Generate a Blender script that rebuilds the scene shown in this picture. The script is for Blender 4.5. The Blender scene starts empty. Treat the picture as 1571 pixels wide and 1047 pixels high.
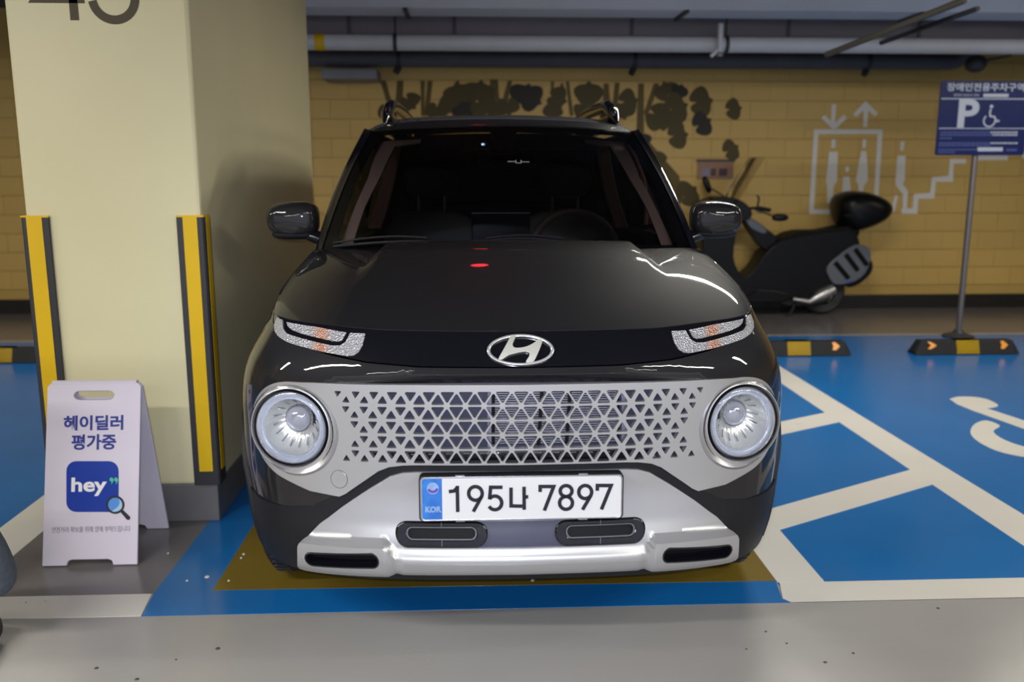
import bpy, bmesh, math, random
import numpy as np
from mathutils import Vector, Matrix
from mathutils.geometry import delaunay_2d_cdt

SC = bpy.context.scene
COL = SC.collection
random.seed(7)
R = math.radians

# ---------------------------------------------------------------- camera
CAM_F, CAM_PITCH, CAM_YAW, CAM_H = 1360.0, R(10.6), R(-2.53), 1.30
cam = bpy.data.cameras.new('camera')
cam.sensor_width = 36.0
cam.lens = CAM_F * 36.0 / 1571.0
cam.clip_start = 0.05
cam.dof.use_dof = True
cam.dof.focus_distance = 2.50
cam.dof.aperture_fstop = cam.lens / 1000.0 / 0.0125
cam_o = bpy.data.objects.new('camera', cam)
cam_o.location = (0, 0, CAM_H)
cam_o.rotation_euler = (R(90) - CAM_PITCH, 0, CAM_YAW)
COL.objects.link(cam_o)
SC.camera = cam_o

# ---------------------------------------------------------------- world, exposure
w = bpy.data.worlds.new('garage_air')
w.use_nodes = True
w.node_tree.nodes['Background'].inputs[0].default_value = (0.80, 0.84, 1.0, 1)
w.node_tree.nodes['Background'].inputs[1].default_value = 0.62
SC.world = w
SC.view_settings.view_transform = 'Standard'
SC.view_settings.look = 'None'
SC.view_settings.exposure = 0.30
SC.view_settings.gamma = 1.0
SC.view_settings.use_curve_mapping = False

def area(name, loc, size, energy, color, rot=(0, 0, 0)):
    l = bpy.data.lights.new(name, 'AREA')
    l.shape = 'RECTANGLE'
    l.size, l.size_y = size
    l.energy = energy
    l.color = color
    o = bpy.data.objects.new(name, l)
    o.location = loc
    o.rotation_euler = rot
    COL.objects.link(o)
    return o

# rows of ceiling tubes over the driving aisle (in front of the bay) and weak ones deep in the bay
TUBES = [(-2.7, 0.4, 95), (2.9, -0.3, 75), (-1.4, -2.8, 60), (1.8, -2.8, 60), (4.9, 1.6, 60), (-5.0, 1.6, 60)]
for i, (x, y, e) in enumerate(TUBES):
    area('tube_light', (x, y, 2.50), (2.4, 0.16), e, (1.0, 0.96, 0.86))
area('bay_light', (1.75, 4.9, 2.50), (1.2, 0.10), 46, (1.0, 0.95, 0.84))
area('bay_light', (-3.6, 5.6, 2.50), (2.4, 0.14), 30, (1.0, 0.95, 0.84))
area('bay_light', (4.9, 5.6, 2.50), (2.4, 0.14), 34, (1.0, 0.93, 0.80))
# the flash of the camera phone
fl = bpy.data.lights.new('phone_flash', 'SPOT')
fl.energy = 130
fl.color = (0.80, 0.86, 1.0)
fl.shadow_soft_size = 0.012
fl.spot_size = R(62)
fl.spot_blend = 0.9
flo = bpy.data.objects.new('phone_flash', fl)
flo.location = (-0.035, 0.0, CAM_H + 0.03)
flo.rotation_euler = (R(74), 0, R(-2))
COL.objects.link(flo)

# ---------------------------------------------------------------- helpers
def at(u, v, Y):
    """point of the plane y=Y seen at photo position u,v"""
    a = (u - 785.5) / CAM_F
    b = -(v - 523.5) / CAM_F
    y = math.cos(CAM_PITCH) + b * math.sin(CAM_PITCH)
    z = -math.sin(CAM_PITCH) + b * math.cos(CAM_PITCH)
    c, s = math.cos(CAM_YAW), math.sin(CAM_YAW)
    X, YY = a * c - y * s, a * s + y * c
    t = Y / YY
    return X * t, CAM_H + z * t

def ground(u, v):
    a = (u - 785.5) / CAM_F
    b = -(v - 523.5) / CAM_F
    y = math.cos(CAM_PITCH) + b * math.sin(CAM_PITCH)
    z = -math.sin(CAM_PITCH) + b * math.cos(CAM_PITCH)
    c, s = math.cos(CAM_YAW), math.sin(CAM_YAW)
    t = -CAM_H / z
    return (a * c - y * s) * t, (a * s + y * c) * t

def mat(name, col, rough=0.5, metal=0.0, coat=0.0, coat_rough=0.05, noise=0.0, nscale=8.0, bump=0.0, bscale=60.0,
        spec=0.5, trans=0.0, alpha=1.0, emit=None, estr=0.0, ior=1.45, rnoise=0.0, col2=None, objrand=0.0):
    m = bpy.data.materials.new(name)
    m.use_nodes = True
    nt = m.node_tree
    p = nt.nodes['Principled BSDF']
    c = tuple(col) + (1,) if len(col) == 3 else col
    p.inputs['Base Color'].default_value = c
    p.inputs['Roughness'].default_value = rough
    p.inputs['Metallic'].default_value = metal
    p.inputs['Coat Weight'].default_value = coat
    p.inputs['Coat Roughness'].default_value = coat_rough
    p.inputs['Specular IOR Level'].default_value = spec
    p.inputs['Transmission Weight'].default_value = trans
    p.inputs['Alpha'].default_value = alpha
    p.inputs['IOR'].default_value = ior
    if emit:
        p.inputs['Emission Color'].default_value = tuple(emit) + (1,)
        p.inputs['Emission Strength'].default_value = estr
    if noise or bump or rnoise:
        tc = nt.nodes.new('ShaderNodeTexCoord')
    if noise:
        n = nt.nodes.new('ShaderNodeTexNoise')
        n.inputs['Scale'].default_value = nscale
        n.inputs['Detail'].default_value = 5
        nt.links.new(tc.outputs['Object'], n.inputs['Vector'])
        mx = nt.nodes.new('ShaderNodeMix')
        mx.data_type = 'RGBA'
        rp = nt.nodes.new('ShaderNodeMapRange')
        rp.inputs[1].default_value = 0.15
        rp.inputs[2].default_value = 0.85
        nt.links.new(n.outputs['Fac'], rp.inputs[0])
        nt.links.new(rp.outputs[0], mx.inputs['Factor'])
        mx.inputs['A'].default_value = c
        d = col2 if col2 else [x * (1 - noise) for x in col]
        mx.inputs['B'].default_value = tuple(d) + (1,)
        nt.links.new(mx.outputs['Result'], p.inputs['Base Color'])
    if objrand:
        oi = nt.nodes.new('ShaderNodeObjectInfo')
        hs = nt.nodes.new('ShaderNodeHueSaturation')
        mr = nt.nodes.new('ShaderNodeMapRange')
        mr.inputs[3].default_value = 1 - objrand
        mr.inputs[4].default_value = 1 + objrand
        nt.links.new(oi.outputs['Random'], mr.inputs[0])
        nt.links.new(mr.outputs[0], hs.inputs['Value'])
        if noise:
            nt.links.new(mx.outputs['Result'], hs.inputs['Color'])
        else:
            hs.inputs['Color'].default_value = c
        nt.links.new(hs.outputs[0], p.inputs['Base Color'])
    if rnoise:
        n3 = nt.nodes.new('ShaderNodeTexNoise')
        n3.inputs['Scale'].default_value = 3.0
        n3.inputs['Detail'].default_value = 6
        nt.links.new(tc.outputs['Object'], n3.inputs['Vector'])
        r3 = nt.nodes.new('ShaderNodeMapRange')
        r3.inputs[1].default_value = 0.1
        r3.inputs[2].default_value = 0.9
        r3.inputs[3].default_value = max(0.0, rough - rnoise)
        r3.inputs[4].default_value = rough + rnoise
        nt.links.new(n3.outputs['Fac'], r3.inputs[0])
        nt.links.new(r3.outputs[0], p.inputs['Roughness'])
    if bump:
        n2 = nt.nodes.new('ShaderNodeTexNoise')
        n2.inputs['Scale'].default_value = bscale
        n2.inputs['Detail'].default_value = 4
        nt.links.new(tc.outputs['Object'], n2.inputs['Vector'])
        b = nt.nodes.new('ShaderNodeBump')
        b.inputs['Strength'].default_value = bump
        b.inputs['Distance'].default_value = 0.004
        nt.links.new(n2.outputs['Fac'], b.inputs['Height'])
        nt.links.new(b.outputs['Normal'], p.inputs['Normal'])
    return m

def finish(name, bm, m, parent=None, smooth=30, bevel=0.0, recalc=True, seg=2):
    if recalc:
        bmesh.ops.recalc_face_normals(bm, faces=bm.faces)
    me = bpy.data.meshes.new(name)
    bm.to_mesh(me)
    bm.free()
    me.materials.append(m)
    if smooth:
        for p in me.polygons:
            p.use_smooth = True
        me.set_sharp_from_angle(angle=R(smooth))
    o = bpy.data.objects.new(name, me)
    COL.objects.link(o)
    if parent:
        o.parent = parent
    if bevel:
        b = o.modifiers.new('bevel', 'BEVEL')
        b.width = bevel
        b.segments = seg
        b.limit_method = 'ANGLE'
        b.angle_limit = R(40)
        b.harden_normals = False
    return o

def empty(name, loc=(0, 0, 0), rz=0.0, parent=None):
    o = bpy.data.objects.new(name, None)
    o.location = loc
    o.rotation_euler = (0, 0, rz)
    COL.objects.link(o)
    if parent:
        o.parent = parent
    return o

def tag(o, label=None, cat=None, group=None, kind=None):
    if label: o['label'] = label
    if cat: o['category'] = cat
    if group: o['group'] = group
    if kind: o['kind'] = kind
    return o

def box(bm, lo, hi, M=None):
    vs = []
    for z in (lo[2], hi[2]):
        for y in (lo[1], hi[1]):
            for x in (lo[0], hi[0]):
                p = Vector((x, y, z))
                vs.append(bm.verts.new(M @ p if M else p))
    for f in ((0, 1, 3, 2), (4, 6, 7, 5), (0, 4, 5, 1), (2, 3, 7, 6), (0, 2, 6, 4), (1, 5, 7, 3)):
        bm.faces.new([vs[i] for i in f])
    return vs

def lathe(bm, prof, M=None, n=40, a0=0.0, a1=2 * math.pi, sx=1.0, sz=1.0):
    """profile of (radius, axial) pairs turned about the local y axis"""
    full = abs(a1 - a0 - 2 * math.pi) < 1e-6
    k = n if full else n + 1
    rings = []
    for r, h in prof:
        row = []
        if r < 1e-6:
            p = Vector((0, h, 0))
            v = bm.verts.new(M @ p if M else p)
            row = [v] * k
        else:
            for i in range(k):
                a = a0 + (a1 - a0) * i / n
                p = Vector((r * math.cos(a) * sx, h, r * math.sin(a) * sz))
                row.append(bm.verts.new(M @ p if M else p))
        rings.append(row)
    for A, B in zip(rings, rings[1:]):
        for i in range(n):
            j = (i + 1) % k
            q = [A[i], A[j], B[j], B[i]]
            q2 = []
            for v in q:
                if v not in q2: q2.append(v)
            if len(q2) > 2:
                try: bm.faces.new(q2)
                except ValueError: pass

def tube(bm, pts, r, n=10, cap=True):
    pts = [Vector(p) for p in pts]
    rr = r if isinstance(r, (list, tuple)) else [r] * len(pts)
    rings = []
    up = None
    for i, p in enumerate(pts):
        d = (pts[min(i + 1, len(pts) - 1)] - pts[max(i - 1, 0)]).normalized()
        if up is None:
            up = Vector((0, 0, 1)) if abs(d.z) < 0.9 else Vector((0, 1, 0))
        a = d.cross(up).normalized()
        b = a.cross(d).normalized()
        up = b
        rings.append([bm.verts.new(p + (a * math.cos(2 * math.pi * k / n) + b * math.sin(2 * math.pi * k / n)) * rr[i]) for k in range(n)])
    for A, B in zip(rings, rings[1:]):
        for k in range(n):
            bm.faces.new((A[k], A[(k + 1) % n], B[(k + 1) % n], B[k]))
    if cap:
        bm.faces.new(rings[0][::-1])
        bm.faces.new(rings[-1])

def grid(bm, rows, closed_u=False):
    V = [[bm.verts.new(Vector(p)) for p in row] for row in rows]
    for A, B in zip(V, V[1:]):
        n = len(A)
        for i in range(n if closed_u else n - 1):
            j = (i + 1) % n
            bm.faces.new((A[i], A[j], B[j], B[i]))
    return V

def blob(bm, c, r, e=2.5, n=20, M=None):
    """superellipsoid, e above 2 is boxier"""
    f = lambda v: math.copysign(abs(v) ** (2 / e), v)
    rows = []
    for i in range(n // 2 + 1):
        ph = -math.pi / 2 + math.pi * i / (n // 2)
        row = []
        for k in range(n):
            th = 2 * math.pi * k / n
            p = Vector((r[0] * f(math.cos(ph)) * f(math.cos(th)), r[1] * f(math.cos(ph)) * f(math.sin(th)), r[2] * f(math.sin(ph))))
            if M: p = M @ p
            row.append(p + Vector(c))
        rows.append(row)
    grid(bm, rows, True)
    bmesh.ops.remove_doubles(bm, verts=bm.verts, dist=1e-6)

def dens(loop, step):
    out = []
    n = len(loop)
    for i in range(n):
        a, b = loop[i], loop[(i + 1) % n]
        L = math.hypot(b[0] - a[0], b[1] - a[1])
        k = max(1, int(math.ceil(L / step)))
        for j in range(k):
            out.append((a[0] + (b[0] - a[0]) * j / k, a[1] + (b[1] - a[1]) * j / k))
    return out

def spl(pts, k=5, closed=False):
    """Catmull-Rom through the points"""
    n = len(pts)
    out = []
    rng = range(n) if closed else range(n - 1)
    for i in rng:
        g = (lambda j: pts[j % n]) if closed else (lambda j: pts[min(max(j, 0), n - 1)])
        p0, p1, p2, p3 = g(i - 1), g(i), g(i + 1), g(i + 2)
        for j in range(k):
            t = j / k
            out.append(tuple(0.5 * (2 * b + (c - a) * t + (2 * a - 5 * b + 4 * c - d) * t * t + (3 * b - a - 3 * c + d) * t ** 3)
                             for a, b, c, d in zip(p0, p1, p2, p3)))
    if not closed:
        out.append(tuple(pts[-1]))
    return out

def rrect(cx, cy, w, h, r, k=4):
    out = []
    for sx, sy, a0 in ((1, 1, 0), (-1, 1, 90), (-1, -1, 180), (1, -1, 270)):
        for j in range(k + 1):
            a = R(a0 + 90 * j / k)
            out.append((cx + sx * (w / 2 - r) + r * math.cos(a), cy + sy * (h / 2 - r) + r * math.sin(a)))
    return out

def circ(cx, cy, r, n=32, ry=None):
    ry = ry or r
    return [(cx + r * math.cos(2 * math.pi * i / n), cy + ry * math.sin(2 * math.pi * i / n)) for i in range(n)]

def inside(px, py, loops):
    """even-odd test for arrays"""
    c = np.zeros(px.shape, bool)
    for lp in loops:
        x = np.array([p[0] for p in lp]); y = np.array([p[1] for p in lp])
        x2, y2 = np.roll(x, -1), np.roll(y, -1)
        for a, b, a2, b2 in zip(x, y, x2, y2):
            if b == b2: continue
            c ^= ((b > py) != (b2 > py)) & (px < (a2 - a) * (py - b) / (b2 - b) + a)
    return c

def region(bm, outer, holes, mapf, dtop, dbot, step=0.03, dloop=None):
    """solid sheet over a 2D outline with holes; mapf(u, v, d) gives 3D points"""
    loops = [dens(outer, dloop or step)] + [dens(h, dloop or step) if len(h) > 8 else h for h in holes]
    P0, E = [], []
    for lp in loops:
        b = len(P0)
        P0 += lp
        E += [(b + i, b + (i + 1) % len(lp)) for i in range(len(lp))]
    nb = len(P0)
    B = np.array(P0)
    lo, hi = B.min(0), B.max(0)
    if step:
        gx, gy = np.meshgrid(np.arange(lo[0] + step / 2, hi[0], step), np.arange(lo[1] + step / 2, hi[1], step))
        gx, gy = gx.ravel(), gy.ravel()
        ok = inside(gx, gy, loops)
        gx, gy = gx[ok], gy[ok]
        if len(gx):
            near = np.full(gx.shape, 1e9)
            for k in range(0, nb, 500):
                near = np.minimum(near, ((gx[:, None] - B[k:k + 500, 0]) ** 2 + (gy[:, None] - B[k:k + 500, 1]) ** 2).min(1))
            ok = near > (0.4 * step) ** 2
            P0 += list(zip(gx[ok].tolist(), gy[ok].tolist()))
    res = delaunay_2d_cdt([Vector(p) for p in P0], E, [], 0, 1e-7)
    vv = np.array([tuple(v) for v in res[0]])
    tri = np.array(res[2])
    cen = vv[tri].mean(1)
    tri = tri[inside(cen[:, 0], cen[:, 1], loops)]
    dt = dtop(vv[:, 0], vv[:, 1]) if callable(dtop) else np.full(len(vv), dtop)
    T = mapf(vv[:, 0], vv[:, 1], dt)
    tv = [bm.verts.new(p) for p in T.tolist()]
    for a, b, c in tri:
        bm.faces.new((tv[a], tv[b], tv[c]))
    if dbot is not None:
        db = dbot(vv[:, 0], vv[:, 1]) if callable(dbot) else np.full(len(vv), dbot)
        Q = mapf(vv[:, 0], vv[:, 1], db)
        bv = [bm.verts.new(p) for p in Q.tolist()]
        for a, b, c in tri:
            bm.faces.new((bv[c], bv[b], bv[a]))
        cnt = {}
        for t in tri:
            for a, b in ((t[0], t[1]), (t[1], t[2]), (t[2], t[0])):
                cnt.setdefault((min(a, b), max(a, b)), []).append((a, b))
        for k, l in cnt.items():
            if len(l) == 1:
                a, b = l[0]
                bm.faces.new((tv[b], tv[a], bv[a], bv[b]))
    loose = [v for v in bm.verts if not v.link_faces]
    bmesh.ops.delete(bm, geom=loose, context='VERTS')

def flatmap(u, v, d):           # sheet standing in the x-z plane, facing -y
    return np.stack([u, -np.asarray(d), v], -1)

def floormap(u, v, d):
    return np.stack([u, v, np.asarray(d)], -1)

def sheet(name, outer, holes, m, parent=None, d=0.002, b=0.0, mp=flatmap, step=None, bevel=0.0, smooth=0, off=(0, 0, 0)):
    bm = bmesh.new()
    region(bm, outer, holes, mp, d, b, step or 0, dloop=1e9)
    bmesh.ops.translate(bm, vec=Vector(off), verts=bm.verts)
    return finish(name, bm, m, parent, smooth=smooth, bevel=bevel)

def ribbon(bm, pts, wd, y0=0.0, y1=-0.001, closed=False):
    """flat stroke of constant width in the x-z plane with depth"""
    P2 = [Vector(p) for p in pts]
    n = len(P2)
    L, Rr = [], []
    for i, p in enumerate(P2):
        a = P2[(i - 1) % n] if (closed or i) else None
        b = P2[(i + 1) % n] if (closed or i < n - 1) else None
        d1 = (p - a).normalized() if a is not None else None
        d2 = (b - p).normalized() if b is not None else None
        d = ((d1 or d2) + (d2 or d1)).normalized()
        nn = Vector((-d.y, d.x))
        ref = d1 or d2
        k = 1 / max(0.45, nn.dot(Vector((-ref.y, ref.x))))
        L.append(p + nn * wd / 2 * k)
        Rr.append(p - nn * wd / 2 * k)
    def q(p, y): return bm.verts.new((p.x, y, p.y))
    lf = [q(p, y1) for p in L]; rf = [q(p, y1) for p in Rr]
    lb = [q(p, y0) for p in L]; rb = [q(p, y0) for p in Rr]
    for i in range(n if closed else n - 1):
        j = (i + 1) % n
        bm.faces.new((lf[i], lf[j], rf[j], rf[i]))
        bm.faces.new((lf[j], lf[i], lb[i], lb[j]))
        bm.faces.new((rf[i], rf[j], rb[j], rb[i]))
        bm.faces.new((lb[i], lb[j], rb[j], rb[i])[::-1])
    if not closed:
        bm.faces.new((lf[0], rf[0], rb[0], lb[0]))
        bm.faces.new((lf[-1], lb[-1], rb[-1], rf[-1]))

def arc(cx, cy, r, a0, a1, n=16, ry=None):
    ry = ry or r
    return [(cx + r * math.cos(R(a0 + (a1 - a0) * i / n)), cy + ry * math.sin(R(a0 + (a1 - a0) * i / n))) for i in range(n + 1)]

def text(name, body, height, loc, m, parent=None, bold=0.0, width=None, rot=(R(90), 0, 0), extrude=0.0008, shear=0.0, font_scale=1.0):
    c = bpy.data.curves.new(name, 'FONT')
    c.body = body
    c.align_x = 'CENTER'
    c.align_y = 'CENTER'
    c.size = 1.0
    c.offset = bold
    c.extrude = 0.001
    c.resolution_u = 4
    o = bpy.data.objects.new(name, c)
    COL.objects.link(o)
    dg = bpy.context.evaluated_depsgraph_get()
    me = bpy.data.meshes.new_from_object(o.evaluated_get(dg))
    COL.objects.unlink(o)
    bpy.data.objects.remove(o)
    co = np.array([tuple(v.co) for v in me.vertices])
    lo, hi = co.min(0), co.max(0)
    k = height / (hi[1] - lo[1])
    kx = width / (hi[0] - lo[0]) if width else k
    co = co - (lo + hi) / 2
    co[:, 0] *= kx
    co[:, 1] *= k
    co[:, 2] *= extrude / 0.001
    me.vertices.foreach_set('co', co.ravel())
    me.update()
    me.materials.clear()
    me.materials.append(m)
    me.name = name
    t = bpy.data.objects.new(name, me)
    t.location = loc
    t.rotation_euler = rot
    COL.objects.link(t)
    if parent: t.parent = parent
    return t
# ---------------------------------------------------------------- materials of the place
M = {}
M['floor_grey'] = mat('grey_epoxy', (0.34, 0.33, 0.325), 0.24, noise=0.14, nscale=2.2, bump=0.08, bscale=14, rnoise=0.08)
M['floor_dark'] = mat('dark_grey_epoxy', (0.155, 0.145, 0.15), 0.22, noise=0.15, nscale=3, bump=0.05, bscale=14, rnoise=0.07)
M['blue'] = mat('blue_epoxy', (0.008, 0.15, 0.46), 0.20, noise=0.16, nscale=2.5, bump=0.05, bscale=12, rnoise=0.06)
M['white'] = mat('white_line_paint', (0.66, 0.64, 0.60), 0.30, noise=0.05, nscale=5, bump=0.05, bscale=20, rnoise=0.06)
M['brown'] = mat('ochre_epoxy', (0.20, 0.135, 0.02), 0.24, noise=0.18, nscale=5, bump=0.05, bscale=12, rnoise=0.06)
M['speck'] = mat('pale_speck', (0.6, 0.58, 0.55), 0.6)
M['grit'] = mat('dark_grit', (0.07, 0.065, 0.06), 0.7)
M['cream'] = mat('cream_wall_paint', (0.74, 0.69, 0.45), 0.42, noise=0.10, nscale=1.6, bump=0.10, bscale=9, rnoise=0.08)
M['plinth'] = mat('grey_plinth_paint', (0.17, 0.165, 0.17), 0.4, noise=0.2, nscale=7)
M['block'] = mat('ochre_block_paint', (0.64, 0.425, 0.125), 0.5, noise=0.10, nscale=2.0, bump=0.2, bscale=50, objrand=0.02)
M['joint'] = mat('ochre_joint', (0.52, 0.345, 0.10), 0.8)
M['base'] = mat('black_skirting_paint', (0.02, 0.019, 0.019), 0.3)
M['leaf1'] = mat('olive_mural_paint', (0.080, 0.056, 0.010), 0.6, noise=0.2, nscale=6)
M['leaf2'] = mat('black_mural_paint', (0.022, 0.018, 0.012), 0.6)
M['trunk'] = mat('brown_mural_paint', (0.13, 0.085, 0.016), 0.6, noise=0.25, nscale=4)
M['picto'] = mat('pale_pictogram_paint', (0.74, 0.72, 0.68), 0.6)
M['concrete'] = mat('dark_ceiling_concrete', (0.12, 0.12, 0.135), 0.8, noise=0.2, nscale=3)
M['steel'] = mat('galvanised_steel', (0.24, 0.25, 0.28), 0.5, metal=0.4, noise=0.15, nscale=6)
M['pipe_light'] = mat('pale_pipe_paint', (0.62, 0.63, 0.67), 0.45, noise=0.1, nscale=6)
M['duct'] = mat('dark_insulated_duct', (0.12, 0.12, 0.14), 0.6, noise=0.15, nscale=6)
M['duct2'] = mat('grey_duct_sheet', (0.26, 0.25, 0.30), 0.55, metal=0.2, noise=0.12, nscale=5)
M['bracket'] = mat('dark_bracket_iron', (0.05, 0.05, 0.06), 0.5, metal=0.3)
M['rod'] = mat('brown_conduit', (0.09, 0.08, 0.065), 0.7)
M['rubber'] = mat('black_rubber', (0.012, 0.012, 0.013), 0.7, bump=0.2, bscale=80)
M['guard'] = mat('dark_grey_guard_rubber', (0.035, 0.035, 0.042), 0.5, bump=0.15, bscale=60)
M['yellow'] = mat('yellow_reflective_film', (0.78, 0.50, 0.01), 0.35, noise=0.06, nscale=10)
M['yellow2'] = mat('yellow_block_film', (0.72, 0.45, 0.01), 0.35, noise=0.06, nscale=10)
M['orange'] = mat('orange_reflector', (0.95, 0.36, 0.06), 0.25)
M['tube'] = mat('lit_tube', (1, 1, 1), 0.5, emit=(1.0, 0.96, 0.88), estr=5.0)
M['plastic_white'] = mat('lilac_white_plastic', (0.72, 0.67, 0.79), 0.45, noise=0.04, nscale=5)
M['print_navy'] = mat('navy_print', (0.022, 0.04, 0.27), 0.5)
M['print_blue'] = mat('royal_blue_print', (0.012, 0.045, 0.36), 0.35)
M['print_white'] = mat('white_print', (0.85, 0.85, 0.88), 0.5)
M['print_green'] = mat('mint_print', (0.08, 0.55, 0.32), 0.5)
M['print_grey'] = mat('grey_small_print', (0.22, 0.21, 0.30), 0.5)
M['print_black'] = mat('black_print', (0.02, 0.02, 0.025), 0.5)
M['glass_blue'] = mat('light_blue_print', (0.10, 0.30, 0.75), 0.4)
M['glass_pale'] = mat('pale_blue_print', (0.42, 0.62, 0.82), 0.4)
M['sign_blue'] = mat('dark_blue_sign_sheet', (0.005, 0.012, 0.085), 0.45, spec=0.3)
M['sign_print'] = mat('pale_sign_print', (0.42, 0.46, 0.56), 0.4)
M['sign_dim'] = mat('dim_sign_print', (0.06, 0.085, 0.27), 0.4)
M['pole'] = mat('grey_pole_steel', (0.22, 0.20, 0.20), 0.35, metal=0.6)
M['denim'] = mat('faded_denim', (0.13, 0.16, 0.22), 0.9, noise=0.45, nscale=60, bump=0.5, bscale=300)
M['number'] = mat('dark_olive_number_paint', (0.055, 0.04, 0.015), 0.5)

# ---------------------------------------------------------------- floor and its painted fields
bm = bmesh.new()
box(bm, (-9, -7, -0.2), (10, 8.75, 0))
floor = tag(finish('floor', bm, M['floor_grey'], smooth=0), kind='structure')

def paint(poly, m, top, holes=()):
    bm = bmesh.new()
    region(bm, poly, list(holes), floormap, top, -0.002, 0, dloop=1e9)
    return finish('painted_field', bm, m, floor, smooth=0)

YF = 2.505       # front line of the bays
# dark grey lane strip behind the kerb line at the far end, and round the pillar
paint([(-9, 7.12), (10, 7.12), (10, 8.6), (-9, 8.6)], M['floor_dark'], 0.001)
paint([(-9, 7.05), (10, 7.05), (10, 7.12), (-9, 7.12)], M['floor_grey'], 0.0012)
paint([(-1.61, 2.65), (-1.015, 2.65), (-1.0, 7.05), (-1.61, 7.05)], M['floor_dark'], 0.001)
# bay under the car: blue frame and ochre middle
paint([(-1.0, YF), (0.975, YF), (0.955, 2.53), (0.978, 2.66), (0.978, 7.05), (-1.0, 7.05), (-1.015, 2.65)], M['blue'], 0.0012)
paint([(-0.835, 2.665), (0.978, 2.652), (0.978, 6.9), (-0.835, 6.9)], M['brown'], 0.0020)
# right hand bays, blue with white bars
paint([(0.978, YF), (10, YF), (10, 7.05), (0.978, 7.05)], M['blue'], 0.0012)
paint([(0.975, YF), (6.3, YF), (6.3, 2.638), (1.128, 2.638), (1.135, 2.66), (0.99, 2.66), (0.957, 2.53)], M['white'], 0.0022)
paint([(0.978, 2.64), (1.132, 2.64), (1.132, 7.0), (0.978, 7.0)], M['white'], 0.0026)
paint([(1.952, 2.64), (2.135, 2.64), (2.105, 7.0), (1.945, 7.0)], M['white'], 0.0022)
for k in range(4):
    y = 3.065 + 0.975 * k
    paint([(1.13, y), (1.96, y + 0.462), (1.96, y + 0.655), (1.13, y + 0.19)], M['white'], 0.0030)
paint([(4.95, 2.64), (5.10, 2.64), (5.10, 7.0), (4.95, 7.0)], M['white'], 0.0022)
# left bay
paint([(-9, YF), (-1.77, YF), (-1.77, 7.05), (-9, 7.05)], M['blue'], 0.0012)
paint([(-9, YF), (-1.002, YF), (-1.02, 2.648), (-9, 2.648)], M['white'], 0.0022)
paint([(-1.775, 2.65), (-1.60, 2.65), (-1.60, 7.0), (-1.775, 7.0)], M['white'], 0.0024)
# wheelchair symbol of the right bay
def gl(pts): return [ground(u, v) for u, v in pts]
sym1 = gl(spl([(1457, 613), (1470, 609.5), (1496, 610), (1516, 614), (1531, 622), (1525, 626), (1513, 627)], 3))
sym1 += gl([(1571, 646), (1640, 674), (1700, 704), (1680, 716), (1571, 659), (1490, 630), (1468, 621)])
paint(sym1, M['white'], 0.0024)
sym2 = gl(spl([(1513, 646), (1496, 651), (1489, 661), (1492, 671), (1508, 683), (1540, 696), (1600, 706), (1660, 708),
               (1720, 700), (1700, 694), (1650, 695), (1600, 692), (1560, 683), (1534, 672), (1524, 662), (1534, 654)], 3, True))
paint(sym2, M['white'], 0.0024)
# specks and grit on the floor
bm = bmesh.new()
for u, v, r in ((318, 887, .009), (287, 893, .005), (351, 893, .004), (374, 852, .005), (370, 858, .004), (817, 892, .007), (258, 851, .004)):
    x, y = ground(u, v)
    lathe(bm, [(0, 0.0075), (r * 0.7, 0.006), (r, 0.0025)], Matrix.Translation((x, y, 0)) @ Matrix.Rotation(R(90), 4, 'X'), 7)
tag(finish('floor_debris', bm, M['speck'], smooth=40), 'pale crumbs scattered on the painted bay floor before the car', 'debris', kind='stuff')
bm = bmesh.new()
for u, v, r in [(1266, 1017, .005), (1439, 934, .005), (148, 1026, .006), (334, 996, .007), (210, 1043, .006), (1175, 970, .004), (1309, 1003, .004), (1207, 988, .003), (1145, 997, .003), (270, 1013, .003), (40, 926, .004), (70, 924, .003), (1336, 870, .002)]:
    x, y = ground(u, v)
    lathe(bm, [(0, 0.003), (r * 0.7, 0.0025), (r, 0.0008)], Matrix.Translation((x, y, 0)) @ Matrix.Rotation(R(90), 4, 'X'), 7)
tag(finish('floor_grit', bm, M['grit'], smooth=40), 'dark grit specks scattered on the grey aisle floor', 'grit', kind='stuff')

# ---------------------------------------------------------------- back wall of painted blocks
YW = 8.59
bm = bmesh.new()
box(bm, (-9, YW, 0), (10, YW + 0.2, 3.0))
wall = tag(finish('wall_back', bm, M['joint'], smooth=0), kind='structure')
BW, BH = 0.36, 0.1765
bm = bmesh.new()
box(bm, (-BW / 2 + 0.0008, -0.012, -BH / 2 + 0.0022), (BW / 2 - 0.0008, 0.0, BH / 2 - 0.0022))
blk = None
xj = at(1411, 107, YW)[0]
zt = at(1182, 271, YW)[1]
rows = range(-7, 6)
far = bmesh.new()
for r in rows:
    z = zt + (r + 0.5) * BH
    if z - BH / 2 < 0.13: continue
    for k in range(-42, 20):
        x = xj + (k + 0.5 + (0.5 if r % 2 else 0)) * BW
        seen = (-1.75 < x < 5.25) or (-4.9 < x < -4.1)
        if not (-9.1 < x < 10.1): continue
        if seen and not (-0.45 < x < 0.95 and z < 1.5):
            if blk is None:
                blk = finish('block', bm, M['block'], wall, smooth=0, bevel=0.0015, seg=1)
                o = blk
            else:
                o = blk.copy()
                COL.objects.link(o)
            o.location = (x, YW, z)
        else:
            box(far, (max(x - BW / 2, -9) + 0.001, YW - 0.012, z - BH / 2 + 0.0022), (min(x + BW / 2, 10) - 0.001, YW, z + BH / 2 - 0.0022))
tag(finish('farther_blocks', far, M['block'], wall, smooth=0), kind='stuff')
bm = bmesh.new()
box(bm, (-9, YW - 0.035, 0), (10, YW, 0.135))
tag(finish('baseboard_back', bm, M['base'], smooth=0, bevel=0.004), kind='structure')


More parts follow.
